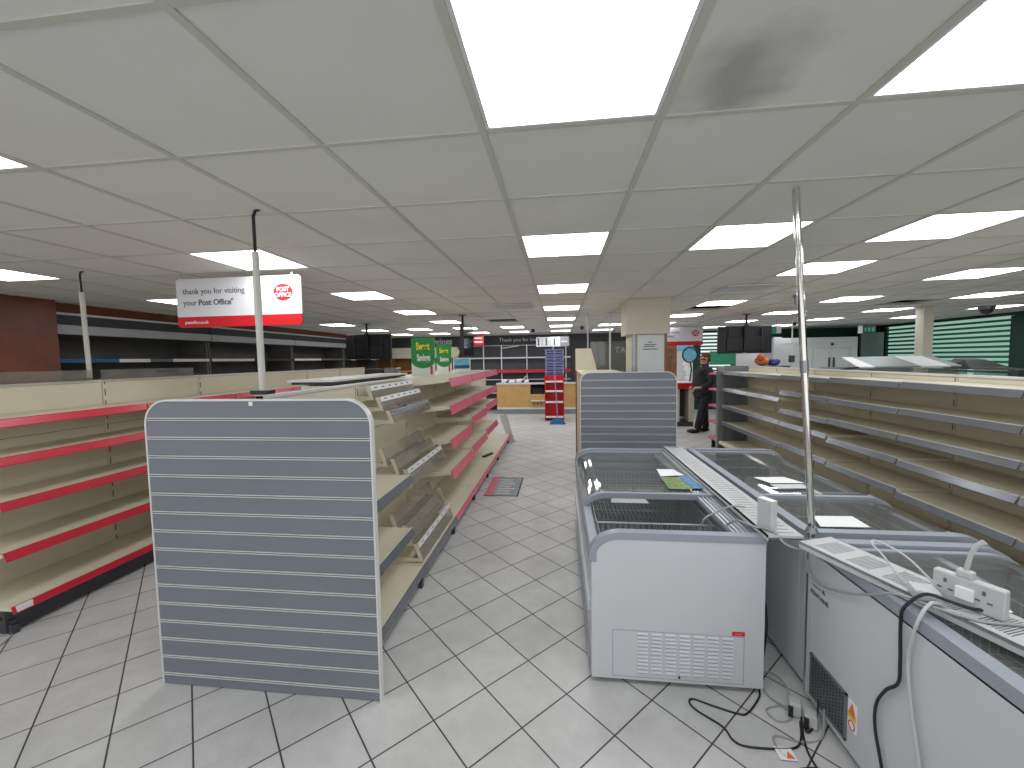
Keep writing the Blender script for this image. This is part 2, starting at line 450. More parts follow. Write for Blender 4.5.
# ---------------------------------------------------------------- columns
t = thing('square_column', 'cream boxed column with white notice board behind the slatted end panel', 'column', (1.2, 6.05, 0))
box(.93, 1.50, 5.76, 6.33, 2.03, ZC).build('upper_casing', 'colcream', t, bevel=.004)
box(1.0, 1.47, 5.83, 6.30, 0, 2.03).build('shaft', 'colcream', t)
b = box(1.075, 1.435, 5.805, 5.83, .1, 2.025).build('notice_board', 'colwhite', t)
for z, xa, xb in ((1.915, 1.22, 1.27), (1.882, 1.17, 1.33), (1.857, 1.16, 1.31), (1.820, 1.15, 1.345)): box(xa, xb, 5.8035, 5.805, z, z + .012).build('print_line', 'ink', b)
for x in (1.03, 1.455): box(x - .02, x + .015, 5.80, 5.83, .1, 2.03).build('trim_strip', 'woodtrim' if x > 1.2 else 'steel', t)
t = thing('square_column', 'slim square cream column in front of the green roller shutters', 'column', (6.3, 7.88, 0))
box(6.23, 6.385, 7.8, 7.97, 0, ZC).build('shaft', 'colcream', t, bevel=.004)
box(6.22, 6.395, 7.79, 7.98, 0, .1).build('plinth', 'white', t)

# ---------------------------------------------------------------- gondola shelving
def bay(label, y0, y1, xc, top, sides, group, last=False, gap=None):
    t = thing('shelving_bay', label, 'shelving', (xc, (y0 + y1) / 2, 0), group)
    bp = MB(); bp.box(xc - .014, xc + .014, y0 + .002, y1 - .002, .1, top - .02)
    nb = max(1, int(top / .37))
    bp.build('back_panel', 'cream', t)
    seam = MB()
    for k in range(1, 5):
        z = .1 + k * (top - .12) / 4.0
        seam.box(xc - .0152, xc + .0152, y0 + .016, y1 - .016, z - .0015, z + .0015)
    seam.build('panel_seam', 'creamdark', t)
    for y in ([y0 + .016, y1 - .016] if last else [y0 + .016]):
        u = MB(); u.box(xc - .022, xc + .022, y - .015, y + .015, 0, top)
        for k in range(int(top / .1)): u.box(xc - .0235, xc + .0235, y - .004, y + .004, .06 + k * .1, .12 + k * .1, 1)
        u.build('upright', ['cream', 'creamdark'], t)
    box(xc - .024, xc + .024, y0 + .001, y1 - .001, top - .02, top).build('top_rail', 'alu', t, bevel=.003)
    for sd in sides:
        s = sd['s']
        for sh in sd['shelves']:
            z, dep, em = sh[:3]; eh = .078 if em == 'pink' else .048
            ya, yb = y0 + .006, y1 - .006
            xf = xc + s * dep
            m = MB(); xi = xc + s * .024
            m.prism([(xi, z - .022), (xi, z), (xf, z), (xf, z - .022)], 'y', ya, yb)
            for y in (ya, yb - .004):
                m.prism([(xi, z - .022), (xf - s * .03, z - .022), (xf - s * .03, z - .03), (xi, z - .075)], 'y', y, y + .004)
            so = m.build('shelf', 'cream', t)
            e = MB()
            e.prism([(xf, z + .004), (xf + s * .004, z + .006), (xf + s * .026, z + .006 - eh), (xf + s * .020, z + .004 - eh), (xf, z - .004)], 'y', ya + .002, yb - .002)
            e.box(min(xf + s * .02, xf + s * .030), max(xf + s * .02, xf + s * .030), ya + .002, yb - .002, z - eh, z + .006 - eh)
            e.prism([(xf - s * .004, z), (xf - s * .004, z + .008), (xf + s * .005, z + .008), (xf + s * .005, z)], 'y', ya + .002, yb - .002, 1)
            e.build('ticket_edge', [em, 'alu' if em == 'ticket' else em], so)
        z, dep, em, km = sd['base']
        xi, xf = xc + s * .024, xc + s * dep
        m = MB(); m.prism([(xi, z - .025), (xi, z), (xf, z), (xf, z - .025)], 'y', y0 + .004, y1 - .004)
        so = m.build('base_shelf', 'cream', t)
        e = MB(); e.prism([(xf, z + .004), (xf + s * .006, z + .004), (xf + s * .022, z - .042), (xf + s * .014, z - .044), (xf, z - .006)], 'y', y0 + .004, y1 - .004)
        e.build('ticket_edge', em, so)
        xk = xc + s * (dep - .05)
        k = MB(); k.box(min(xk, xk - s * .02), max(xk, xk - s * .02), y0 + .002, y1 - .002, .015, z - .027)
        k.build('kick_plate', km, t)
        ft = MB()
        for y in (y0 + .03,) + ((y1 - .03,) if last else ()):
            ft.box(min(xi, xf - s * .03), max(xi, xf - s * .03), y - .015, y + .015, 0, .09)
            ft.box(min(xf - s * .06, xf - s * .02), max(xf - s * .06, xf - s * .02), y - .02, y + .02, 0, .06)
        ft.build('base_foot', 'kick', t)
    return t

# left run: red edges
LY = [2.10, 3.066, 4.01, 4.97, 5.93, 6.88, 7.84]
for k in range(6):
    bay('cream shelving bay with red shelf edges, %s bay of the left run' % ORD[k], LY[k], LY[k + 1], -3.95, 1.60,
        [dict(s=1, shelves=[(1.385, .43, 'red'), (1.14, .43, 'red'), (.855, .43, 'red'), (.53, .43, 'red')], base=(.185, .46, 'red', 'kick'))], 'left run of red edged shelving', last=(k == 5))
box(-3.492, -3.470, 2.12, 2.20, .145, .186).build('price_label', 'paper', loc=(-3.48, 2.16, .145), label='white price label on the bottom red edge at the near end of the left run', cat='label')
# middle run
MY = [1.90, 2.85, 3.80, 4.77, 5.72, 6.72]
lft = lambda: dict(s=-1, shelves=[(1.535, .42, 'ticket'), (1.15, .42, 'ticket'), (.85, .42, 'ticket'), (.5, .42, 'ticket')], base=(.185, .50, 'ticket', 'kickgrey'))
lft2 = lambda: dict(s=-1, shelves=[(1.15, .42, 'ticket'), (.85, .42, 'ticket'), (.5, .42, 'ticket')], base=(.185, .50, 'ticket', 'kickgrey'))
bay('cream shelving bay with two grey-edged shelves, right behind the nearest slatted panel', MY[0], MY[1], -1.525, 1.555,
    [dict(s=1, shelves=[(.875, .42, 'ticket'), (.475, .42, 'ticket')], base=(.185, .50, 'ticket', 'kickgrey')), lft2()], 'middle run of shelving')
bay('cream shelving bay hung with clear angled racks in the middle run', MY[1], MY[2], -1.525, 1.555,
    [dict(s=1, shelves=[], base=(.185, .50, 'ticket', 'kickgrey')), lft()], 'middle run of shelving')
bay('cream pink-edged shelving bay carrying the larger sale poster', MY[2], MY[3], -1.525, 1.53,
    [dict(s=1, shelves=[(1.535, .465, 'pink'), (1.268, .465, 'pink'), (.935, .465, 'pink'), (.625, .465, 'pink')], base=(.185, .50, 'pink', 'kickgrey')), lft()], 'middle run of shelving')
bay('cream pink-edged shelving bay carrying the smaller sale poster', MY[3], MY[4], -1.525, 1.53,
    [dict(s=1, shelves=[(1.54, .465, 'pink'), (1.272, .465, 'pink'), (1.02, .465, 'pink'), (.66, .465, 'pink')], base=(.185, .50, 'pink', 'kickgrey')), lft()], 'middle run of shelving')
bay('cream pink-edged shelving bay, last one with upper shelves in the middle run', MY[4], MY[5], -1.525, 1.53,
    [dict(s=1, shelves=[(1.545, .465, 'pink'), (1.278, .465, 'pink'), (1.06, .465, 'pink'), (.70, .465, 'pink')], base=(.185, .50, 'pink', 'kickgrey')), lft()], 'middle run of shelving')
bay('bare cream bay with only its base shelf at the far end of the middle run', 6.72, 8.2, -1.525, 1.50,
    [dict(s=1, shelves=[], base=(.185, .50, 'pink', 'kickgrey'))], 'middle run of shelving', last=True)
# right run
RY = [7.55, 6.60, 5.66, 4.70, 3.78, 2.85, 1.92, .98]
RS = [[1.435, 1.145, .845, .545], [1.44, 1.145, .845, .545], [1.45, 1.245, 1.01, .845, .565], [1.465, 1.24, 1.02, .815, .55], [1.47, 1.245, 1.02, .80, .525],
      [1.475, 1.25, 1.02, .80, .52], [1.475, 1.25, 1.02, .80, .52]]
for k in range(7):
    bay('cream shelving bay with grey metal shelf edges, %s bay of the right run' % ORD[6 - k], RY[k + 1], RY[k], 3.31, 1.53,
        [dict(s=-1, shelves=[(z, .44, 'ticket') for z in RS[k]], base=(.20, .48, 'cream' if k < 2 else 'ticket', 'kickgrey'))], 'right run of grey edged shelving', last=(k == 0))
# end bay of the right run, facing the back of the shop
t = thing('shelving_end_bay', 'grey end bay with pink shelf ends at the far end of the right run', 'shelving', (3.3, 7.85, 0))
box(2.83, 3.79, 7.60, 7.63, .08, 1.53).build('back_panel', 'slat', t)
for x in (2.83, 3.79): box(x - .03, x + .07, 7.575, 7.66, 0, 1.53).build('upright', 'steel', t)
for z in (1.40, 1.11, .81, .51, .20):
    so = box(2.80, 3.82, 7.66, 8.02, z - .03, z).build('shelf', 'pink', t)
    box(2.80, 3.82, 8.02, 8.035, z - .045, z + .004).build('ticket_edge', 'pink', so)
box(2.84, 3.78, 7.95, 7.97, .0, .17).build('kick_plate', 'kick', t)

# ---------------------------------------------------------------- slatted end panels
def slat_panel(label, x0, x1, y, h, n, r=.13):
    t = thing('slatwall_end_panel', label, 'end panel', ((x0 + x1) / 2, y, 0), 'slatted end panels')
    def outline(x0, x1, z0, z1, r):
        p = [(x0, z0), (x1, z0)]
        for k in range(9): a = PI / 2 * k / 8; p.append((x1 - r + r * math.cos(a), z1 - r + r * math.sin(a)))
        for k in range(9): a = PI / 2 + PI / 2 * k / 8; p.append((x0 + r + r * math.cos(a), z1 - r + r * math.sin(a)))
        return p
    MB().prism(outline(x0 + .006, x1 - .006, .004, h - .006, r), 'y', y, y + .022).build('board', 'slat', t)
    # edge trim as a swept strip
    o = outline(x0, x1, 0, h, r); i_ = outline(x0 + .009, x1 - .009, 0, h - .009, r - .009)
    e = MB(); k = len(o)
    for q in list(range(1, k - 1)) + [k - 1]:
        a, b_ = q, (q + 1) % k
        P = [(o[a][0], y - .004, o[a][1]), (o[b_][0], y - .004, o[b_][1]), (i_[b_][0], y - .004, i_[b_][1]), (i_[a][0], y - .004, i_[a][1])]
        Q = [(p[0], y + .028, p[2]) for p in P]
        e.hexa([P[0], P[1], P[2], P[3], Q[0], Q[1], Q[2], Q[3]])
    e.build('edge_trim', 'alu', t)
    g = MB()
    for q in range(n):
        z = .06 + (h - .06 - .10) * q / (n - 1)
        a = x0 + .010; b_ = x1 - .010
        g.box(a, b_, y - .0045, y + .002, z - .0078, z - .0036, 0)
        g.box(a, b_, y - .0012, y + .002, z - .0036, z + .0022, 1)
        g.box(a, b_, y - .0045, y + .002, z + .0022, z + .0064, 0)
    g.build('groove_insert', ['alu', 'darkgrey'], t)
    return t
slat_panel('large grey slatted end panel in the left foreground with pale groove lines', -2.143, -.907, 1.855, 1.54, 15)
slat_panel('smaller-looking grey slatted end panel beyond the freezers, before the boxed column', .256, 1.442, 5.2, 1.535, 15)
box(-1.545, -1.525, 1.849, 1.855, 1.508, 1.528).build('price_tag', 'paper', loc=(-1.53, 1.852, 1.51), label='tiny white tag at the top centre of the large slatted panel', cat='tag')
# gondola behind the far panel
t = thing('shelving_bay', 'short cream shelving bay with closed side behind the far slatted panel', 'shelving', (.6, 5.9, 0))
for k, (a, b_) in enumerate(((5.24, 5.98), (5.99, 6.72))):
    for q in range(4): box(.28, .30, a, b_, .17 + q * .335, .17 + q * .335 + .33).build('back_panel', 'cream', t)
box(.26, .32, 6.72, 6.76, 0, 1.52).build('upright', 'woodtrim', t)
box(.27, .86, 5.24, 6.74, 0, .15).build('base', 'cream', t)
box(.27, .86, 5.24, 6.74, 1.505, 1.52).build('top_shelf', 'cream', t)
MB().prism([(.26, 1.52), (.60, 1.52), (.51, 1.87), (.26, 1.87)], 'y', 6.68, 6.70).build('show_card', 'cream', loc=(.4, 6.69, 1.52), label='plain cream card with slanted edge standing left of the boxed column', cat='card')
t = thing('perspex_screen', 'clear screen with grey frame standing left of the boxed column', 'screen', (.87, 7.3, 0))
box(.55, 1.2, 7.296, 7.304, 1.0, 2.0).build('pane', 'perspex', t)
for x in (.50,): box(x - .012, x + .012, 7.28, 7.32, 0, ZC).build('post', 'steel', t)
box(.884 - .014, .884 + .014, 7.28, 7.32, 1.0, ZC).build('post', 'alu', t)
box(.5, 1.2, 7.27, 7.33, .97, 1.0).build('sill', 'cream', t)
box(1.19, 1.21, 7.28, 7.32, 0, 2.0).build('post', 'steel', t)

# ---------------------------------------------------------------- things on and over the shelving
def service_post(label, x, y, z0, z1, zk, lean):
    t = thing('service_post', label, 'post', (x, y, z0), 'slim service posts')
    f = (zk - z0) / (z1 - z0)
    MB().tube([(x, y, z0), (x + lean * f, y, zk)], .017, 10).build('pole', 'postgrey', t)
    MB().box(x - .05, x + .05, y - .03, y + .03, z0, z0 + .02).build('foot_clamp', 'black', t)
    MB().tube([(x + lean * f, y, zk), (x + lean, y, z1 - .03), (x + lean + .012, y, z1 - .006), (x + lean + .035, y, z1)], .008, 8).build('cable', 'cableblack', t)
service_post('slim grey post on top of the middle run behind the large slatted panel', -1.575, 1.99, 1.555, ZC, 2.30, .0)
service_post('slim pale post on top of the left run in front of the wall chillers', -3.985, 3.02, 1.60, ZC, 2.34, -.02)
# chrome pole at the freezers
t = thing('chrome_pole', 'leaning chrome pole rising between the freezers to the ceiling', 'pole', (1.235, 2.125, 0))
MB().tube([(1.236, 2.122, .0), (1.236, 2.122, .85), (1.11, 2.10, 2.50)], .0155, 14).build('tube', 'chrome', t)
MB().cyl((1.236, 2.122, .84), (1.236, 2.122, .865), .028, .02).build('collar', 'steel', t)
MB().cyl((1.176, 2.111, 1.63), (1.172, 2.111, 1.69), .018, .018).build('sleeve', 'steel', t)

# clear plastic risers on the left run
for k, (a, b_) in enumerate(((2.15, 2.99), (3.06, 3.95))):
    t = thing('perspex_riser', 'clear plastic riser strip on the left run, %s the pale post' % ('nearer than' if k == 0 else 'just beyond'), 'riser', (-3.93, (a + b_) / 2, 1.60), 'clear risers')
    box(-3.93, -3.926, a, b_, 1.60, 1.685).build('panel', 'acrylic', t)
    box(-3.95, -3.90, a, b_, 1.60, 1.606).build('foot_strip', 'acrylic', t)
# loose shelf boards on the middle run
t = thing('loose_shelf_board', 'loose pale shelf board lying on the back of the middle run', 'shelf board', (-1.9, 3.7, 1.546))
MB().hexa([(-2.10, 2.92, 1.566), (-1.72, 2.92, 1.566), (-1.72, 4.45, 1.566), (-2.06, 4.45, 1.566), (-2.10, 2.92, 1.582), (-1.72, 2.92, 1.582), (-1.72, 4.45, 1.582), (-2.06, 4.45, 1.582)]).build('board', 'alu', t)
box(-2.08, -1.74, 2.94, 4.43, 1.546, 1.566).build('edge', 'darkgrey', t)
# grey boxes at the far end of the left run
box(-4.05, -3.6, 7.9, 8.3, 0, 1.56).build('storage_box', 'darkgrey', loc=(-3.8, 8.1, 0), bevel=.01, label='dark grey cabinet at the far end of the left run', cat='cabinet')
box(-3.55, -3.31, 7.9, 8.2, 0, 1.575).build('storage_box', 'steel', loc=(-3.43, 8.05, 0), bevel=.01, label='light grey cabinet at the far end of the left run, right of a dark one', cat='cabinet')

def rack(label, x, z, h, tilt, lab):
    ya, yb = 2.88, 3.76
    t = thing('clear_rack', label, 'rack', (x, (ya + yb) / 2, z - h), 'clear angled racks')
    dx = tilt * h
    b_ = .0025
    MB().prism([(x, z), (x + b_, z), (x - dx + b_, z - h), (x - dx, z - h)], 'y', ya, yb).build('front_panel', 'acrylic', t)
    MB().prism([(x - dx, z - h), (x - dx, z - h + .004), (x - dx - .09, z - h + .004), (x - dx - .09, z - h)], 'y', ya, yb).build('bottom_panel', 'acrylic', t)
    if lab:
        p = MB(); p.prism([(x + .003, z), (x + .006, z), (x + .006 - tilt * .036, z - .036), (x + .003 - tilt * .036, z - .036)], 'y', ya + .01, yb - .01)
        for k in range(6):
            y = ya + .07 + k * .13
            p.box(x + .0062 - tilt * .018, x + .0072 - tilt * .018, y, y + .045, z - .026, z - .012, 1)
        p.build('label_strip', [lab, 'ink'], t)
    for y in (ya - .006, yb + .001):
        MB().prism([(x + .004, z), (x - dx + .004, z - h - .004), (x - dx - .05, z - h - .004), (-1.502, z - h - .035), (-1.502, z - h + .03), (x - .03 - dx, z - h + .02), (x - .025, z)], 'y', y, y + .005).build('bracket', 'cream', t)
TT = ['top', 'middle', 'bottom']
for a, (nm, tiers) in enumerate((('upper', [(-1.42, 1.535, .10), (-1.345, 1.452, .10), (-1.265, 1.348, .09)]),
                                 ('middle', [(-1.34, 1.06, .13), (-1.245, .985, .13), (-1.15, .905, .13)]),
                                 ('lower', [(-1.27, .555, .14), (-1.17, .475, .15), (-1.085, .335, .13)]))):
    for k, (x, z, h) in enumerate(tiers):
        lab = 'paper' if (a == 0 and k < 2) else ('cyan' if (a == 0) else ('paperpale' if k == 2 else None))
        rack('clear angled plastic rack, %s tier of the %s set of three' % (TT[k], nm), x, z, h, -.35, lab if lab != 'cyan' else 'ticket')

# posters on the middle run
def poster(label, x0, x1, y, z0, z1, big):
    t = thing('sale_poster', label, 'poster', ((x0 + x1) / 2, y, z0), 'green sale posters')
    w, h = x1 - x0, z1 - z0
    box(x0, x1, y, y + .006, z0, z1).build('card', 'posterpale', t)
    g = MB(); zz = z0 + h * .40
    pts = [(x0, z1), (x0, zz)]
    for k in range(11):
        a = PI + PI * k / 10; pts.append((x0 + w / 2 + w / 2 * math.cos(a), zz + h * .20 * math.sin(a)))
    pts += [(x1, zz), (x1, z1)]
    g.prism(pts, 'y', y - .002, y)
    g.build('green_panel', 'postergreen', t)
    rg = MB(); c = (x0 + w * .52, z0 + h * .5); R = w * .40
    for k in range(24):
        a0, a1 = PI + PI * 1.05 * k / 24 - .1, PI + PI * 1.05 * (k + 1) / 24 - .1
        p = [(c[0] + q * math.cos(a), c[1] + q * math.sin(a)) for q, a in ((R, a0), (R, a1), (R * .93, a1), (R * .93, a0))]
        rg.prism(p, 'y', y - .003, y - .002)
    rg.build('ring', 'posterdark', t)
    text('lettering', 'Sweet', w * .42, (x0 + w * .5, y - .003, z0 + h * .69), FACE, 'yellow', t, bold=.03, align='CENTER', sx=.55)
    text('lettering', 'Savings', w * .40, (x0 + w * .52, y - .003, z0 + h * .40), FACE, 'wallletter', t, bold=.03, align='CENTER', sx=.5)
    box(x0 + w * .80, x0 + w * .9, y - .003, y, z0 + h * .04, z0 + h * .26).build('red_bar', 'red', t)
    box(x0 + w * .3, x0 + w * .7, y + .007, y + .08, z0, z0 + .012).build('stand_foot', 'acrylic', t)
poster('larger green and yellow sale poster, left of the pair on the middle run', -1.725, -1.442, 4.6, 1.538, 1.985, 1)
poster('smaller green and yellow sale poster, right of the pair on the middle run', -1.70, -1.487, 5.5, 1.543, 1.945, 0)
t = thing('picture_card', 'pale blue framed card on the middle run, right of the sale posters', 'card', (-1.44, 5.9, 1.55))
box(-1.57, -1.31, 5.9, 5.906, 1.55, 1.75).build('frame', 'paper', t)
box(-1.555, -1.325, 5.897, 5.9, 1.60, 1.735).build('picture', 'cyan', t)
box(-1.555, -1.325, 5.896, 5.9, 1.59, 1.64).build('band', 'blue', t)
p = [(-1.505 + .072 * math.cos(PI / 8 + k * PI / 4), 1.83 + .072 * math.sin(PI / 8 + k * PI / 4)) for k in range(8)]
t = thing('shelf_talker', 'pale eight-sided card on a stem right of the sale posters', 'card', (-1.505, 5.75, 1.55))
MB().prism(p, 'y', 5.75, 5.754).build('card', 'cream', t)
box(-1.509, -1.501, 5.755, 5.76, 1.55, 1.8).build('stem', 'acrylic', t)
# loose flap leaning at the end of the middle run, and small leftovers
t = thing('loose_shelf_end', 'loose grey metal shelf leaning against the far end of the middle run', 'shelf board', (-1.05, 8.38, 0))
MB().hexa([(-1.16, 8.22, .56), (-1.14, 8.22, .56), (-.98, 8.25, .0), (-1.0, 8.25, .0), (-1.16, 8.55, .56), (-1.14, 8.55, .56), (-.98, 8.55, .0), (-1.0, 8.55, .0)]).build('panel', 'steel', t)
MB().hexa([(-1.24, 8.205, .57), (-1.10, 8.205, .57), (-.92, 8.235, .0), (-1.06, 8.235, .0), (-1.24, 8.22, .57), (-1.10, 8.22, .57), (-.92, 8.25, .0), (-1.06, 8.25, .0)]).build('lip', 'alu', t)
MB().obox((-1.15, 6.3, .20), (.05, .12, 0), (-.02, .01, 0), (0, 0, .012)).build('black_clip', 'black', loc=(-1.15, 6.3, .187), label='small black bracket left on the far base shelf', cat='bracket')
# floor graphic
t = thing('floor_sticker', 'rectangular red and grey printed sticker on the tiled aisle floor', 'sticker', (-.75, 5.35, 0))
box(-.97, -.53, 4.95, 5.75, .0005, .002).build('sheet', 'floorprint', t)
box(-.97, -.86, 4.95, 5.75, .002, .003).build('red_band', 'pink', t)
f = MB()
for a in ((-.97, -.53, 4.95, 4.97), (-.97, -.53, 5.73, 5.75), (-.55, -.53, 4.95, 5.75)): f.box(a[0], a[1], a[2], a[3], .002, .003)
f.build('border', 'darkgrey', t)
f = MB()
for k in range(7):
    y = 5.04 + k * .095
    f.box(-.84, -.84 + random.uniform(.16, .27), y, y + .035, .002, .0028)
f.build('print_block', 'paperpale', t)

# ---------------------------------------------------------------- hanging signs
def po_sign(label, x0, y, z0, w, h, wires):
    t = thing('hanging_sign', label, 'sign', (x0 + w / 2, y, z0), 'hanging post office signs')
    r = .03
    def rr(xa, xb, za, zb, bot, top):
        p = []
        for (cx, cz, a0, on) in ((xb - r, za + r, -PI / 2, bot), (xb - r, zb - r, 0, top), (xa + r, zb - r, PI / 2, top), (xa + r, za + r, PI, bot)):
            if on:
                for k in range(5): a = a0 + PI / 2 * k / 4; p.append((cx + r * math.cos(a), cz + r * math.sin(a)))
            else: p.append((cx + (r if a0 in (-PI / 2, 0) else -r), cz + (r if a0 in (0, PI / 2) else -r)))
        return p
    zr = z0 + h * .22
    MB().prism(rr(x0, x0 + w, zr, z0 + h, False, True), 'y', y, y + .012).build('board', 'signwhite', t)
    MB().prism(rr(x0, x0 + w, z0, zr, True, False), 'y', y, y + .012).build('red_band', 'brightred', t)
    text('lettering', 'thank you for visiting', h * .165, (x0 + w * .055, y - .002, z0 + h * .685), FACE, 'ink', t)
    a = text('lettering', 'your', h * .165, (x0 + w * .055, y - .002, z0 + h * .455), FACE, 'ink', t)
    text('lettering', 'Post Office', h * .165, (x0 + w * .180, y - .002, z0 + h * .455), FACE, 'ink', t, bold=.018)
    text('lettering', '\u00ae', h * .07, (x0 + w * .445, y - .002, z0 + h * .53), FACE, 'ink', t)
    text('lettering', 'postoffice.co.uk', h * .085, (x0 + w * .06, y - .002, z0 + h * .075), FACE, 'signwhite', t, bold=.012)
    c = (x0 + w * .86, z0 + h * .66)
    e = [(c[0] + w * .074 * math.cos(2 * PI * k / 32), c[1] + h * .165 * math.sin(2 * PI * k / 32)) for k in range(32)]
    lg = MB().prism(e, 'y', y - .003, y).build('logo', 'brightred', t)
    text('lettering', 'POST', h * .115, (c[0], y - .0045, c[1] + h * .018), FACE, 'signwhite', lg, bold=.03, align='CENTER')
    text('lettering', 'OFFICE', h * .115, (c[0], y - .0045, c[1] - h * .095), FACE, 'signwhite', lg, bold=.03, align='CENTER')
    for k, x in enumerate((x0 + .05, x0 + w - .08)):
        MB().tube([(x, y + .006, z0 + h - .01), (x, y + .006, ZC)], .0025, 6).build('hanging_wire', 'steel', t)
        box(x - .008, x + .008, y - .002, y + .014, z0 + h - .012, z0 + h + .02).build('clip', 'alu', t)
po_sign('white sign with red band hanging over the left shelving', -3.37, 3.27, 2.045, 1.187, .425, 1)
po_sign('white sign with red band hanging behind the boxed column, partly hidden', 2.155, 10.0, 1.975, 1.187, .425, 1)

# ---------------------------------------------------------------- screens
def tv(label, x, y, z0, w, h, rz, back=True):
    t = thing('hanging_screen', label, 'screen', (x, y, z0), 'ceiling hung screens')
    b = box(x - w / 2, x + w / 2, y, y + .05, z0, z0 + h).build('casing', 'black', t, bevel=.006)
    box(x - w * .34, x + w * .34, y - .035, y, z0 + h * .08, z0 + h * .6).build('rear_cover', 'black', t, bevel=.008)
    box(x - w * .47, x + w * .47, y + .05, y + .054, z0 + .03, z0 + h - .02).build('display', 'screen', t)
    box(x - .04, x + .04, y - .075, y - .035, z0 + .05, z0 + h + .02).build('mount_bar', 'black', t)
    MB().tube([(x, y - .055, z0 + h * .5), (x, y - .055, ZC)], .021, 10).build('drop_pole', 'black', t)
    MB().box(x - .06, x + .06, y - .115, y + .005, ZC - .012, ZC - .003).build('ceiling_plate', 'black', t)
    for q in (-.3, .3):
        f = MB(); f.box(x + q * w - .006, x + q * w + .006, y - .045, y, z0 + h * .1, z0 + h * .92); f.build('bracket_arm', 'darkgrey', t)
    box(x - .03, x + .03, y - .003, y + .001, z0 + .008, z0 + .018).build('badge', 'steel', t)
    t.rotation_euler = (0, 0, rz)
tv('black hanging screen above the left aisle, seen from behind', -4.06, 8.3, 1.765, 1.01, .53, 0)
tv('black hanging screen above the right shelving near the person', 3.585, 8.4, 1.755, .99, .53, 0)
tv('black hanging screen turned nearly edge-on above the middle run', -1.645, 7.1, 1.755, .95, .56, 1.60 - PI)

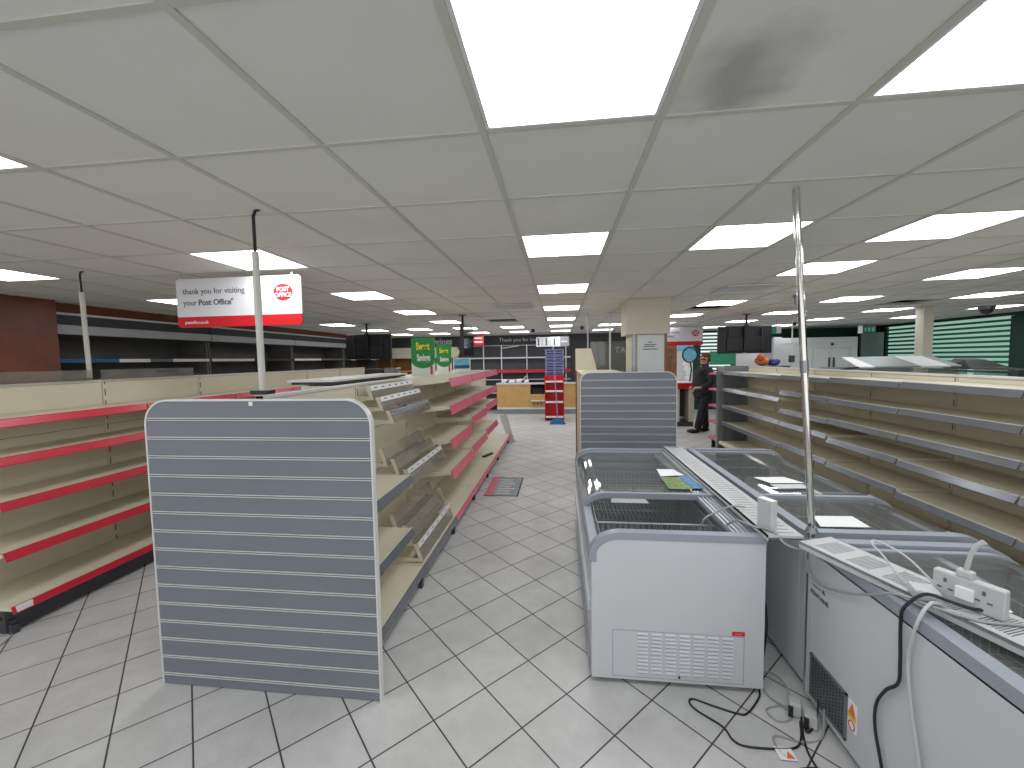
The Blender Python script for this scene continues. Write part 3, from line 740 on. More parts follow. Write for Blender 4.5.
# ---------------------------------------------------------------- freezers
def freezer(label, xb, s, y0, y1, kind):
    Wd = .865
    X = lambda u: xb + s * u
    t = thing('chest_freezer', label, 'freezer', (X(Wd / 2), (y0 + y1) / 2, 0), 'island chest freezers')
    def curve(zt, off, n=13):
        """top profile from the back edge over the flat to the rounded front, at offset below the outer line"""
        p = [(0.0, zt - off)]
        cx, cz, rx, rz = Wd - .165, zt - .125, .165 - off, .125 - off
        for k in range(n):
            a = PI / 2 - PI / 2 * k / (n - 1)
            p.append((cx + rx * math.cos(a), cz + rz * math.sin(a)))
        return p
    ZT = .822
    top = curve(ZT, .034)
    poly = [(X(u), z) for u, z in [(0, .03)] + top + [(Wd - .034, .66), (Wd - .010, .66), (Wd - .010, .03)]]
    body = MB()
    for (a, b) in ((y0 + .004, y0 + .05), (y1 - .05, y1 - .004)): body.prism(poly, 'y', a, b)
    xs = sorted
    def bx(m, ua, ub, *r, mm=0): m.box(min(X(ua), X(ub)), max(X(ua), X(ub)), *r, mm)
    bx(body, 0, .045, y0 + .05, y1 - .05, .03, .775)
    bx(body, Wd - .057, Wd - .012, y0 + .05, y1 - .05, .03, .66)
    bx(body, .045, Wd - .057, y0 + .05, y1 - .05, .03, .10)
    body.build('cabinet', 'frz', t, bevel=.003)
    lin_ = MB()
    bx(lin_, .046, .06, y0 + .05, y1 - .05, .10, .765); bx(lin_, Wd - .07, Wd - .057, y0 + .05, y1 - .05, .10, .66)
    bx(lin_, .06, Wd - .07, y0 + .05, y1 - .05, .10, .13)
    bx(lin_, .06, Wd - .07, y0 + .05, y0 + .062, .13, .72); bx(lin_, .06, Wd - .07, y1 - .062, y1 - .05, .13, .72)
    lin_.build('liner', 'liner', t)
    # grey rims that follow the curved ends
    for (a, b) in ((y0, y0 + .05), (y1 - .05, y1)):
        o, i_ = curve(ZT, 0), curve(ZT, .036)
        o = o + [(Wd, .665)]; i_ = i_ + [(Wd - .036, .665)]
        m = MB(); m.prism([(X(u), z) for u, z in o + i_[::-1]], 'y', a, b, 0, True)
        m.build('end_rim', 'frzrim', t)
    m = MB(); poly = [(X(u), z) for u, z in [(Wd - .055, .63), (Wd, .63), (Wd, .70), (Wd - .010, .715), (Wd - .055, .715)]]
    m.prism(poly, 'y', y0 + .058, y1 - .058); m.build('front_rim', 'frzrim', t, bevel=.003)
    m = MB(); bx(m, Wd - .013, Wd + .006, y0 + .06, y1 - .06, .36, .42); m.build('bumper_strip', 'rail', t)
    m = MB(); bx(m, Wd - .02, Wd + .004, y0 + .06, y1 - .06, .06, .10); m.build('kick_strip', 'frzrim', t)
    # rear rail with tracks
    rw = .118 if kind == 'open' else .062
    m = MB(); bx(m, 0, rw, y0 + .05, y1 - .05, .765, .785); bx(m, 0, .02 if kind == 'open' else .055, y0 + .05, y1 - .05, .785, .800 if kind == 'open' else .818)
    m.build('rear_rail', 'frzrim', t)
    m = MB()
    for u in ((.030, .056, .082, .106) if kind == 'open' else (.055,)): bx(m, u, u + .010, y0 + .05, y1 - .05, .785, .796 if kind == 'open' else .812)
    m.build('lid_channel', 'rail', t)
    # sliding curved glass lids
    def lid(a, b, dz, name):
        u0 = .024 if kind == 'open' else rw - .02
        pr = [(u0, .802 - dz)] + [(u, z) for u, z in curve(ZT - .016 - dz, .004)[1:]] + [(Wd - .012, .70)]
        pr2 = pr
        root = MB()
        for k in range(len(pr) - 1):
            q = [pr[k], pr[k + 1], pr2[k + 1], pr2[k]]
            root.add([(X(q[0][0]), a, q[0][1]), (X(q[1][0]), a, q[1][1]), (X(q[1][0]), b, q[1][1]), (X(q[0][0]), b, q[0][1])], [(0, 1, 2, 3)], 0, True)
        L = root.build('glass_lid', 'glass', t)
        fo = [(u, z + .008) for u, z in pr]; fi = [(u - (.02 if k == len(pr) - 1 else 0), z - .030) for k, (u, z) in enumerate(pr)]
        for (ya, yb) in ((a - .004, a + .030), (b - .022, b + .004)):
            m = MB()
            for k in range(len(fo) - 1):
                q = [fo[k], fo[k + 1], fi[k + 1], fi[k]]
                m.hexa([(X(u), ya, z) for u, z in q] + [(X(u), yb, z) for u, z in q])
            m.build('lid_frame', 'frzrim', L, bevel=.003)
        m = MB(); bx(m, u0 - .01, u0 + .02, a, b, .790 - dz, .812 - dz); m.build('lid_track', 'rail', L)
        h = MB(); h.tube([(X(Wd - .16), a + .028, .80 - dz), (X(Wd - .12), a + .05, .805 - dz), (X(Wd - .05), a + .05, .755 - dz), (X(Wd - .02), a + .028, .71 - dz)], .008, 8)
        h.build('lid_handle', 'frzrim', L)
    if kind == 'open': lid(y0 + .66, y1 - .075, 0, 0)
    elif kind == 'shut': lid(y0 + .60, y1 - .075, 0, 0); lid(y0 + .07, y0 + .72, .012, 1)
    else: lid(y0 + 1.0, y1 - .07, 0, 0); lid(y0 + .07, y0 + 1.08, .012, 1)
    for u in (.08, Wd - .1):
        for y in (y0 + .08, y1 - .08):
            c = MB(); c.cyl((X(u), y - .016, .018), (X(u), y + .016, .018), .018, n=14); c.box(X(u) - .02, X(u) + .02, y - .02, y + .02, .018, .032)
            c.build('castor', 'black', t)
    return t, X
F1, X1 = freezer('white chest freezer nearest the tiled aisle, its curved glass lid slid open', 1.010, -1, 2.08, 4.06, 'open')
F2, X2 = freezer('white chest freezer in the second row with white papers on its glass', 1.235, 1, 2.16, 4.10, 'shut')
F3, X3 = freezer('white chest freezer in the right foreground with side grille and warning sticker', 1.205, 1, .12, 2.09, 'near')
# louvred end of the first freezer
yv = 2.084
o = MB(); 
for (a, b_, c, d) in ((.262, .265, .05, .30), (.912, .915, .05, .30), (.262, .915, .298, .301), (.262, .915, .047, .050)): o.box(a, b_, yv - .0012, yv, c, d)
pan = o.build('service_panel', 'frzrim', F1)
lv = MB()
for cidx in range(7):
    for r_ in range(11):
        x = .39 + cidx * .070; z = .075 + r_ * .0205
        lv.prism([(yv, z), (yv - .007, z + .002), (yv - .006, z + .005), (yv, z + .011)], 'x', x, x + .052)
        lv.box(x + .002, x + .050, yv - .001, yv, z - .005, z, 1)
lv.build('louvre', ['frz', 'frzrim'], F1)
bd = box(.855, .915, yv - .003, yv, .305, .325).build('badge', 'brightred', F1)
box(.868, .902, yv - .0035, yv - .003, .311, .319).build('print', 'pink', bd)
MB().cyl((.60, yv - .004, .062), (.60, yv, .062), .006).build('screw', 'black', F1)
# grille, sticker and lettering on the third freezer's long side
xs_ = 1.205
g = MB(); g.box(xs_ - .002, xs_ + .001, 1.80, 2.03, .07, .27, 1)
for k in range(13): z = .078 + k * .0155; g.box(xs_ - .006, xs_ - .002, 1.80, 2.03, z, z + .005)
for k in range(12): y = 1.80 + k * .0205; g.box(xs_ - .006, xs_ - .002, y, y + .005, .07, .27)
for (a, b_, c, d) in ((1.79, 2.04, .265, .275), (1.79, 2.04, .065, .075), (1.79, 1.80, .065, .275), (2.03, 2.04, .065, .275)): g.box(xs_ - .008, xs_, a, b_, c, d)
g.build('side_grille', ['steel', 'black'], F3)
st = box(xs_ - .002, xs_, 1.735, 1.785, .14, .265).build('warning_sticker', 'paper', F3)
MB().prism([(1.737, .205), (1.783, .205), (1.76, .262)], 'x', xs_ - .003, xs_ - .002).build('triangle', 'orange', st)
box(xs_ - .003, xs_ - .002, 1.737, 1.783, .188, .203).build('band', 'sticky', st)
rg = MB().tube([(xs_ - .003, 1.76 + .017 * math.cos(k * PI / 8), .163 + .019 * math.sin(k * PI / 8)) for k in range(16)], .002, 6, closed=True).build('ring', 'brightred', st)
SIDE = (PI / 2, 0, -PI / 2)
text('lettering', 'PENTANE', .030, (xs_ - .0015, 2.06, .565), SIDE, 'ink', F3)
box(xs_ - .0015, xs_, 1.985, 2.05, .612, .617).build('print_line', 'ink', F3)
MB().prism([(1.955, .607), (1.98, .607), (1.9675, .63)], 'x', xs_ - .0015, xs_).build('print_triangle', 'ink', F3)

# wire baskets hanging inside
def basket(label, x0, x1, y0, y1, z0, z1):
    m = MB(); r = .0022
    t = thing('wire_basket', label, 'basket', ((x0 + x1) / 2, (y0 + y1) / 2, z0), 'wire freezer baskets')
    for z, q in ((z1, .0042), ((z0 + z1) / 2, r)): m.tube([(x0, y0, z), (x1, y0, z), (x1, y1, z), (x0, y1, z)], q, 6, closed=True)
    m.build('rim', 'wire', t)
    w = MB(); n = int((x1 - x0) / .035)
    for k in range(n + 1):
        x = x0 + (x1 - x0) * k / n
        w.tube([(x, y0, z1), (x, y0, z0), (x, y1, z0), (x, y1, z1)], r, 5)
    n = int((y1 - y0) / .04)
    for k in range(n + 1):
        y = y0 + (y1 - y0) * k / n
        w.tube([(x0, y, z1), (x0, y, z0), (x1, y, z0), (x1, y, z1)], r, 5)
    w.build('wire_grid', 'wire', t)
basket('wire basket under the open front of the first freezer', .225, .93, 2.16, 2.50, .40, .70)
basket('wire basket in the middle of the first freezer', .225, .93, 2.56, 3.2, .36, .68)
basket('wire basket at the far end of the first freezer', .225, .93, 3.4, 3.97, .36, .66)
basket('wire basket at the near end of the second-row freezer', 1.31, 2.0, 2.26, 2.9, .36, .62)
basket('wire basket at the far end of the second-row freezer', 1.31, 2.0, 3.35, 4.0, .36, .66)
basket('wire basket in the foreground freezer', 1.28, 1.98, 1.0, 1.98, .36, .62)

# perforated cover strips
def strip(label, L_, Wd, pat, gap):
    """built around the origin along +y, then placed"""
    t = thing('perforated_strip', label, 'cover strip', (0, 0, 0), 'perforated cover strips')
    m = MB(); h = .012
    m.box(-Wd / 2, -Wd / 2 + .03, 0, L_, 0, h); m.box(Wd / 2 - .03, Wd / 2, 0, L_, 0, h)
    m.box(-Wd / 2, -Wd / 2 + .003, 0, L_, -.018, h); m.box(Wd / 2 - .003, Wd / 2, 0, L_, -.018, h)
    y = 0.0; k = 0
    while y < L_ - .03:
        d = pat[k % len(pat)]
        m.box(-Wd / 2 + .03, Wd / 2 - .03, y, min(y + d, L_), 0, h)
        y += d + gap; k += 1
    m.box(-Wd / 2 + .03, Wd / 2 - .03, L_ - .04, L_, 0, h)
    m.build('panel', 'whiteplastic', t)
    d = MB(); d.box(-Wd / 2 + .005, Wd / 2 - .005, .01, L_ - .01, -.012, -.008); d.build('underside', 'liner', t)
    return t
s1 = strip('white perforated strip bridging the first and second rows of freezers', 1.98, .165, [.032], .010); s1.location = (1.070, 2.03, .842)
s2 = strip('white perforated strip lying askew on the foreground freezer', 1.75, .185, [.05] + [.0045] * 9, .0045); s2.location = (1.185, 2.005, .842)
s2.rotation_euler = (0, 0, PI + math.atan2(.24, .66))
# papers on and in the freezers
def paper(name, label, pts, z, m, cat='paper'):
    c = Vector((sum(p[0] for p in pts) / 4, sum(p[1] for p in pts) / 4, z))
    mb = MB(); mb.hexa([(x, y, z) for x, y in pts] + [(x, y, z + .0015) for x, y in pts])
    mb.build(name, m, loc=c, label=label, cat=cat)
paper('paper_sheet', 'white paper on the second-row freezer, nearest the chrome pole', [(1.37, 2.28), (1.62, 2.29), (1.63, 2.44), (1.42, 2.43)], .803, 'paper')
paper('paper_sheet', 'bright white paper on the far glass of the second-row freezer', [(1.47, 3.00), (1.70, 3.02), (1.64, 3.16), (1.42, 3.14)], .816, 'paper')
paper('paper_sheet', 'greyish paper just nearer than the bright one on the far glass', [(1.47, 2.88), (1.68, 2.90), (1.66, 2.99), (1.45, 2.97)], .816, 'paperpale')
paper('leaflet', 'colourful green leaflet on the first freezer glass beside the rail', [(.74, 2.84), (.90, 2.84), (.885, 3.12), (.75, 3.12)], .812, 'leaf1', 'leaflet')
paper('leaflet', 'blue leaflet right of the green one on the first freezer glass', [(.902, 2.86), (.978, 2.86), (.955, 3.16), (.888, 3.16)], .812, 'leaf2', 'leaflet')
paper('paper_sheet', 'white paper just beyond the leaflets on the first freezer glass', [(.755, 3.14), (.94, 3.18), (.90, 3.34), (.77, 3.34)], .812, 'paper')
paper('paper_sheet', 'pale sheet lying inside the first freezer on the left', [(.36, 2.90), (.62, 2.90), (.60, 3.12), (.38, 3.12)], .685, 'paperpale')

# white box standing on the strip
t = thing('white_box', 'small upright white box on the perforated strip between freezers', 'box', (1.02, 2.105, .858))
box(1.0, 1.042, 2.07, 2.145, .856, 1.005).build('carton', 'whiteplastic', t, bevel=.002)
box(1.001, 1.041, 2.071, 2.144, 1.0035, 1.0055).build('lid_flap', 'paper', t)
t.rotation_euler = (0, 0, .45)

# four-way socket on the askew strip
t = thing('extension_socket', 'white four-way extension socket standing on edge on the askew strip', 'extension socket', (1.375, 1.50, .855))
v = Vector((1.41 - 1.33, 1.42 - 1.56, 0)); L_ = v.length / 2 + .006; d = v.normalized(); nrm = Vector((-d.y, d.x, 0))
c = Vector((1.370, 1.495, .855 + .05))
MB().obox(c, d * L_, nrm * .017, (0, 0, .05)).build('body', 'whiteplastic', t, bevel=.005)
for q in (-.62, .45):
    for (a, z, w, h) in ((0, .022, .004, .007), (-.014, -.006, .006, .003), (.014, -.006, .006, .003)):
        p = c + d * (L_ * q + a) - nrm * .0175 + Vector((0, 0, z))
        MB().obox(p, d * w, nrm * .001, (0, 0, h)).build('socket_hole', 'ink', t)
p = c + d * (-L_ * .05) + Vector((0, 0, .03)) - nrm * .02
MB().obox(p - Vector((0, 0, .03)), d * .022, nrm * .008, (0, 0, .02)).build('rocker', 'paper', t, bevel=.002)
p = c + d * (-.01) + Vector((0, 0, .05))
t2 = thing('mains_plug', 'white plug with stiff cable sticking up from the extension socket', 'plug', p)
MB().obox(p + Vector((0, 0, .012)), d * .02, nrm * .016, (0, 0, .012)).build('plug_body', 'whiteplastic', t2, bevel=.004)
MB().tube([p + Vector((0, 0, .02)), p + d * .004 + Vector((0, 0, .05)), p + d * .008 + Vector((.002, 0, .085)), p + d * .016 + Vector((.006, 0, .115)), p + d * .03 + Vector((.012, 0, .135))], [.007, .007, .0065, .008, .009], 10).build('cable', 'cablewhite', t2)
t = thing('mains_plug', 'white plug with dark slot lying left of the extension socket', 'plug', (1.275, 1.545, .855))
MB().obox((1.275, 1.545, .855 + .018), (.034, -.012, 0), (.012, .034, 0), (0, 0, .018)).build('plug_body', 'whiteplastic', t, bevel=.006)
MB().obox((1.272, 1.510, .855 + .026), (.022, -.008, 0), (.0006, .0015, 0), (0, 0, .004)).build('slot', 'black', t)

# cables
def smooth_path(pts, n=8):
    P = [Vector(p) for p in pts]; out = []
    Q = [P[0] * 2 - P[1]] + P + [P[-1] * 2 - P[-2]]
    for i in range(1, len(Q) - 2):
        for k in range(n):
            t = k / n
            out.append(.5 * ((2 * Q[i]) + (Q[i + 1] - Q[i - 1]) * t + (2 * Q[i - 1] - 5 * Q[i] + 4 * Q[i + 1] - Q[i + 2]) * t * t + (3 * Q[i] - 3 * Q[i - 1] + Q[i + 1] - 3 * Q[i + 2] * 0 - 3 * Q[i + 1] + Q[i + 2] + Q[i + 1] - Q[i + 1]) * 0 + (-Q[i - 1] + 3 * Q[i] - 3 * Q[i + 1] + Q[i + 2]) * t ** 3))
    out.append(P[-1]); return out
def cable(label, pts, r, m):
    pp = smooth_path(pts)
    MB().tube(pp, r, 8).build('cable', m, loc=pts[0], label=label, cat='cable')
r = .0045
cable('black cable looping across the floor in front of the first freezer', [(1.0, 2.13, .03), (1.0, 2.10, r), (.97, 2.05, r), (.88, 1.96, r), (.83, 1.955, r), (.74, 1.985, r), (.65, 2.02, r), (.625, 1.995, r), (.65, 1.95, r), (.735, 1.875, r), (.755, 1.81, r), (.80, 1.785, r), (.92, 1.785, r), (1.01, 1.80, r), (1.06, 1.85, r), (1.10, 1.93, .012)], r, 'cableblack')
cable('black cable running down the floor towards the camera from the plugs', [(1.115, 1.95, .015), (1.075, 1.86, r), (1.05, 1.78, r), (1.045, 1.70, r), (1.03, 1.60, r)], r, 'cableblack')
cable('black cable curving along the bottom of the view beneath the grille', [(.93, 1.66, r), (.97, 1.70, r), (1.06, 1.71, r), (1.12, 1.66, r), (1.14, 1.58, r)], r, 'cableblack')
cable('black cable from the plugs towards the side grille', [(1.13, 1.95, .02), (1.10, 1.88, .006), (1.16, 1.92, .02), (1.20, 1.97, .09)], r, 'cableblack')
cable('grey cable coiled on the floor between the freezers', [(1.10, 2.0, .02), (1.06, 2.02, r), (.98, 1.99, r), (1.0, 1.93, r), (1.07, 1.95, r), (1.11, 2.03, .02), (1.13, 2.12, .04), (1.10, 2.22, .02), (1.04, 2.19, r), (1.03, 2.08, r), (1.06, 2.02, .012), (1.10, 1.98, .015)], .004, 'cablegrey')
cable('grey cable from the plugs looping under the tag', [(1.20, 1.93, .08), (1.15, 1.86, r), (1.05, 1.83, r), (.95, 1.85, r), (.93, 1.79, r), (.95, 1.74, r)], .004, 'cablegrey')
cable('black cable dropping between the first and second freezers', [(1.075, 2.25, .5), (1.075, 2.20, .3), (1.08, 2.25, .05), (1.11, 2.35, .006), (1.15, 2.45, .006)], .006, 'cableblack')
cable('grey cable draped from the first freezer corner over to the chrome pole', [(.90, 2.28, .80), (.92, 2.20, .855), (.96, 2.12, .86), (1.00, 2.075, .868), (1.03, 2.045, .86), (1.06, 2.02, .82), (1.13, 2.01, .795), (1.20, 2.02, .80), (1.222, 2.085, .82)], .006, 'cablegrey')
cable('thin grey cable crossing the first freezer rail to the white box', [(.78, 2.36, .70), (.80, 2.34, .80), (.86, 2.36, .83), (.95, 2.37, .868), (1.03, 2.37, .868)], .005, 'cablegrey')
cable('grey cable sagging across the front of the foreground freezer', [(1.198, 2.075, .72), (1.185, 2.05, .67), (1.185, 1.95, .66), (1.185, 1.8, .715), (1.185, 1.66, .79), (1.20, 1.56, .852), (1.26, 1.47, .858), (1.33, 1.41, .859), (1.42, 1.40, .859), (1.52, 1.38, .859)], .005, 'cablegrey')
cable('black cable hanging down the white side of the foreground freezer', [(1.42, 1.45, .88), (1.36, 1.46, .868), (1.30, 1.48, .88), (1.24, 1.50, .89), (1.195, 1.52, .83), (1.192, 1.53, .77), (1.192, 1.525, .62), (1.192, 1.53, .54), (1.190, 1.58, .47), (1.190, 1.62, .38), (1.190, 1.62, .28), (1.190, 1.58, .15), (1.18, 1.55, .01)], .0055, 'cableblack')
cable('pale grey cable hanging beside the black one on the foreground freezer', [(1.29, 1.49, .862), (1.24, 1.48, .868), (1.195, 1.47, .80), (1.190, 1.49, .66), (1.190, 1.47, .5), (1.190, 1.43, .33), (1.190, 1.41, .15), (1.18, 1.40, .01)], .0055, 'cablewhite')
cable('white cable looping up behind the loose plug', [(1.30, 1.57, .859), (1.27, 1.63, .868), (1.25, 1.70, .93), (1.24, 1.74, .955), (1.27, 1.76, .96), (1.33, 1.70, .93), (1.36, 1.60, .868)], .004, 'cablewhite')
cable('thick grey cable lying right of the extension socket', [(1.47, 1.42, .862), (1.55, 1.41, .862), (1.62, 1.37, .862), (1.70, 1.30, .845)], .009, 'cablegrey')
cable('thin grey cable on the floor at the near end of the left run', [(-3.44, 2.00, r), (-3.48, 2.07, r), (-3.53, 2.115, r), (-3.62, 2.05, r), (-3.72, 1.98, r)], .005, 'cablegrey')
# floor plugs and cable tag
for k, (x, y, lab) in enumerate(((1.105, 1.985, 'white'), (1.14, 1.925, 'grey'))):
    t = thing('floor_plug', ['white plug on the floor between the freezers, further of two', 'white plug on the floor by the grille, nearer of two'][k], 'plug', (x, y, 0))
    MB().obox((x, y, .035), (.022, -.012, 0), (.012, .024, 0), (0, 0, .032)).build('plug_body', 'whiteplastic', t, bevel=.006)
    MB().obox((x - .024, y - .012, .03), (.008, -.005, 0), (.01, .018, 0), (0, 0, .022)).build('plug_face', 'black', t)
t = thing('cable_tag', 'white warning tag with orange triangle on the floor cable', 'tag', (.95, 1.765, .005))
MB().hexa([(.915, 1.735, .006), (.985, 1.735, .006), (.985, 1.795, .006), (.915, 1.795, .006), (.915, 1.735, .008), (.985, 1.735, .008), (.985, 1.795, .008), (.915, 1.795, .008)]).build('card', 'paper', t)
MB().prism([(.945, 1.742), (.98, 1.742), (.9625, 1.775)], 'z', .008, .009).build('triangle', 'orange', t)

# ---------------------------------------------------------------- left wall
t = thing('brown_partition', 'floor-to-ceiling brown veneered partition in front of the wall chillers', 'partition', (-6.4, 3.4, 0))
box(-6.85, -6.0, 2.2, 4.25, 0, ZC).build('panel', 'brown', t, bevel=.004)
box(-6.01, -5.99, 3.55, 3.56, 0, ZC).build('joint', 'kick', t)
for k in range(4):
    a, b_ = 4.32 + k * 2.3, 4.32 + (k + 1) * 2.3 - .02
    t = thing('wall_chiller', 'dark open wall chiller with pale canopy, %s of four along the left wall' % ORD[k], 'chiller', (-6.5, (a + b_) / 2, 0), 'wall chillers')
    box(-6.88, -6.82, a, b_, .2, 2.36).build('back_panel', 'chillback', t)
    box(-6.88, -6.05, a, b_, 0, .42).build('base', 'darkgrey', t)
    MB().prism([(-6.88, 2.37), (-6.2, 2.37), (-6.2, 2.25), (-6.18, 2.24), (-6.18, 2.12), (-6.26, 2.10), (-6.88, 2.24)], 'y', a, b_).build('canopy', 'darkgrey', t)
    box(-6.18, -6.165, a, b_, 2.125, 2.24).build('canopy_front', 'chillcanopy', t)
    box(-6.2, -6.185, a, b_, 2.368, 2.395).build('top_strip', 'white', t)
    for z in (1.80, 1.45, 1.10, .75):
        so = box(-6.82, -6.22, a + .02, b_ - .02, z - .02, z).build('shelf', 'chillback', t)
        e = MB(); y = a + .02
        while y < b_ - .05:
            w = random.uniform(.25, .7); y2 = min(y + w, b_ - .02)
            e.box(-6.22, -6.205, y, y2 - .004, z - .035, z + .012, random.choice([0, 0, 1, 2]) if not (k == 0 and y < a + .6) else 3); y = y2
        e.build('price_strip', ['white', 'black', 'ticket', 'blue'], so)
    for y in (a, b_ - .03): box(-6.88, -6.25, y, y + .03, .42, 2.2).build('end_wall', 'chillback', t)

# ---------------------------------------------------------------- far wall
text('wall_lettering', 'and wines', .27, (-4.72, YB - .004, 2.28), FACE, 'wallletter', bold=.02, ext=.003, label='white lettering high on the charcoal back wall, left, behind the sale posters', cat='lettering')
text('wall_lettering', 'Thank you for keeping', .175, (-2.02, YB - .004, 2.31), FACE, 'wallletter', ext=.003, label='white thank-you lettering on the charcoal back wall above the till', cat='lettering')
text('wall_lettering', 'TA', .27, (1.80, YB - .004, 1.87), FACE, 'wallletter', bold=.03, ext=.004, label='large white capitals on the back wall left of the boxed column', cat='lettering')
t = thing('wine_shelving', 'brown wooden wine shelving with cream header in the far left corner', 'shelving', (-5.2, 13.2, 0))
box(-6.8, -3.4, 13.55, 13.58, 0, 1.80).build('back_panel', 'darkwood', t)
box(-6.8, -3.4, 13.25, 13.57, 1.80, 2.15).build('header', 'colcream', t)
for z in (1.38, 1.0, .6, .2): box(-6.8, -3.4, 13.1, 13.55, z - .03, z).build('shelf', 'wood', t)
for x in (-6.8, -5.65, -4.5, -3.42): box(x, x + .03, 13.1, 13.55, 0, 1.8).build('divider', 'darkwood', t)
t = thing('till_gantry', 'white-framed empty shelving with red edge behind the till counter', 'shelving', (-1.1, 13.4, 0))
for x in (-3.1, -2.5, -1.9, -1.06, -.2, .21): box(x - .016, x + .016, 13.28, 13.32, 0, 2.18).build('post', 'white', t)
box(-3.1, .35, 13.5, 13.52, .1, 2.15).build('back_panel', 'wallgrey', t)
for z in (1.755,): box(-3.1, .35, 13.26, 13.5, z - .02, z + .025).build('shelf', 'white', t)
so = box(-3.1, .35, 13.22, 13.5, 1.33, 1.36).build('shelf', 'white', t); box(-3.1, .35, 13.20, 13.22, 1.27, 1.37).build('red_edge', 'red', so)
for z in (1.05, .6): box(-3.1, .35, 13.26, 13.5, z - .02, z).build('shelf', 'white', t)
box(-3.1, .35, 13.3, 13.32, 2.15, 2.18).build('top_bar', 'steel', t)
MB().obox((-1.62, 13.27, 2.11), (.30, 0, .035), (0, .01, 0), (0, 0, .012)).build('loose_strip', 'white', t)
t = thing('hanging_banner', 'white and grey striped panel hanging before the till lettering', 'sign', (-.2, 12.3, 2.07))
box(-.69, .02, 12.3, 12.32, 2.075, 2.365).build('pale_panel', 'signwhite', t)
box(.02, .29, 12.3, 12.32, 2.075, 2.365).build('grey_panel', 'steel', t)
for k in range(5): box(-.65 + k * .12, -.65 + k * .12 + .05, 12.296, 12.3, 2.11, 2.33).build('stripe', 'paperpale' if k % 2 else 'ticket', t)
box(.06, .24, 12.296, 12.3, 2.215, 2.235).build('rule', 'signwhite', t)
for x in (-.6, .2): MB().tube([(x, 12.31, 2.36), (x, 12.31, ZC)], .003, 6).build('hanging_wire', 'steel', t)
t = thing('hanging_banner', 'small red square sign hanging over the left of the till', 'sign', (-2.5, 12.5, 2.17))
box(-2.675, -2.33, 12.5, 12.52, 2.17, 2.49).build('panel', 'brightred', t)
for k in range(2): box(-2.63, -2.38, 12.496, 12.5, 2.24 + k * .12, 2.29 + k * .12).build('stripe', 'signwhite', t)
for x in (-2.6, -2.4): MB().tube([(x, 12.51, 2.48), (x, 12.51, ZC)], .003, 6).build('hanging_wire', 'steel', t)
t = thing('till_counter', 'beech-fronted till counter with pale plinth strip', 'counter', (-.7, 12.75, 0))
box(-1.95, -.90, 12.5, 13.0, .2, .93).build('front_panel', 'wood', t)
box(-.90, .50, 12.5, 13.0, .2, .62).build('front_panel', 'wood', t)
box(-.90, -.45, 12.9, 13.0, .62, .93).build('recess', 'darkgrey', t)
box(-.45, .50, 12.5, 13.0, .62, .93).build('front_panel', 'wood', t)
box(-1.97, .52, 12.48, 13.02, .93, .96).build('worktop', 'white', t)
box(-1.95, .50, 12.49, 12.5, .15, .21).build('plinth_strip', 'white', t)
box(-1.95, .50, 12.53, 13.0, 0, .2).build('plinth', 'kickgrey', t)
box(-.90, -.46, 12.44, 12.6, .40, .43).build('ledge', 'white', t)
for x in (-.8, -.68, -.56): box(x - .01, x + .01, 12.44, 12.5, .30, .40).build('hook', 'darkgrey', t)
box(-.85, -.5, 12.6, 12.85, .63, .80).build('cash_till', 'black', loc=(-.68, 12.7, .63), bevel=.008, label='black till drawer in the recess of the beech counter', cat='till')
box(-.86, -.62, 12.56, 12.66, .44, .55).build('card_reader', 'darkgrey', loc=(-.74, 12.6, .44), bevel=.01, label='dark grey reader on the counter ledge below the till drawer', cat='card reader')
for k, (x, w, h) in enumerate(((-1.75, .16, .12), (-1.5, .22, .10), (-1.28, .2, .13), (-1.05, .14, .09))):
    m = MB(); m.ball((x, 12.7, .96 + h * .5), (w * .5, .10, h * .5), n=10, k=7)
    for q in range(4): m.ball((x + random.uniform(-.06, .06), 12.68 + random.uniform(-.05, .05), .96 + h * random.uniform(.4, .8)), (.05, .05, .04), n=8, k=5)
    m.build('carrier_bag', 'paper', loc=(x, 12.7, .96), label='crumpled white bag on the till counter, %s from the left' % ['first', 'second', 'third', 'fourth'][k], cat='bag', group='white bags on the till counter')
MB().obox((-1.12, 12.75, 1.10), (.07, 0, .08), (0, .008, 0), (-.008, 0, .008)).build('till_scanner', 'paper', loc=(-1.12, 12.75, .96), label='slim white stick leaning over the bags on the till counter', cat='stick')
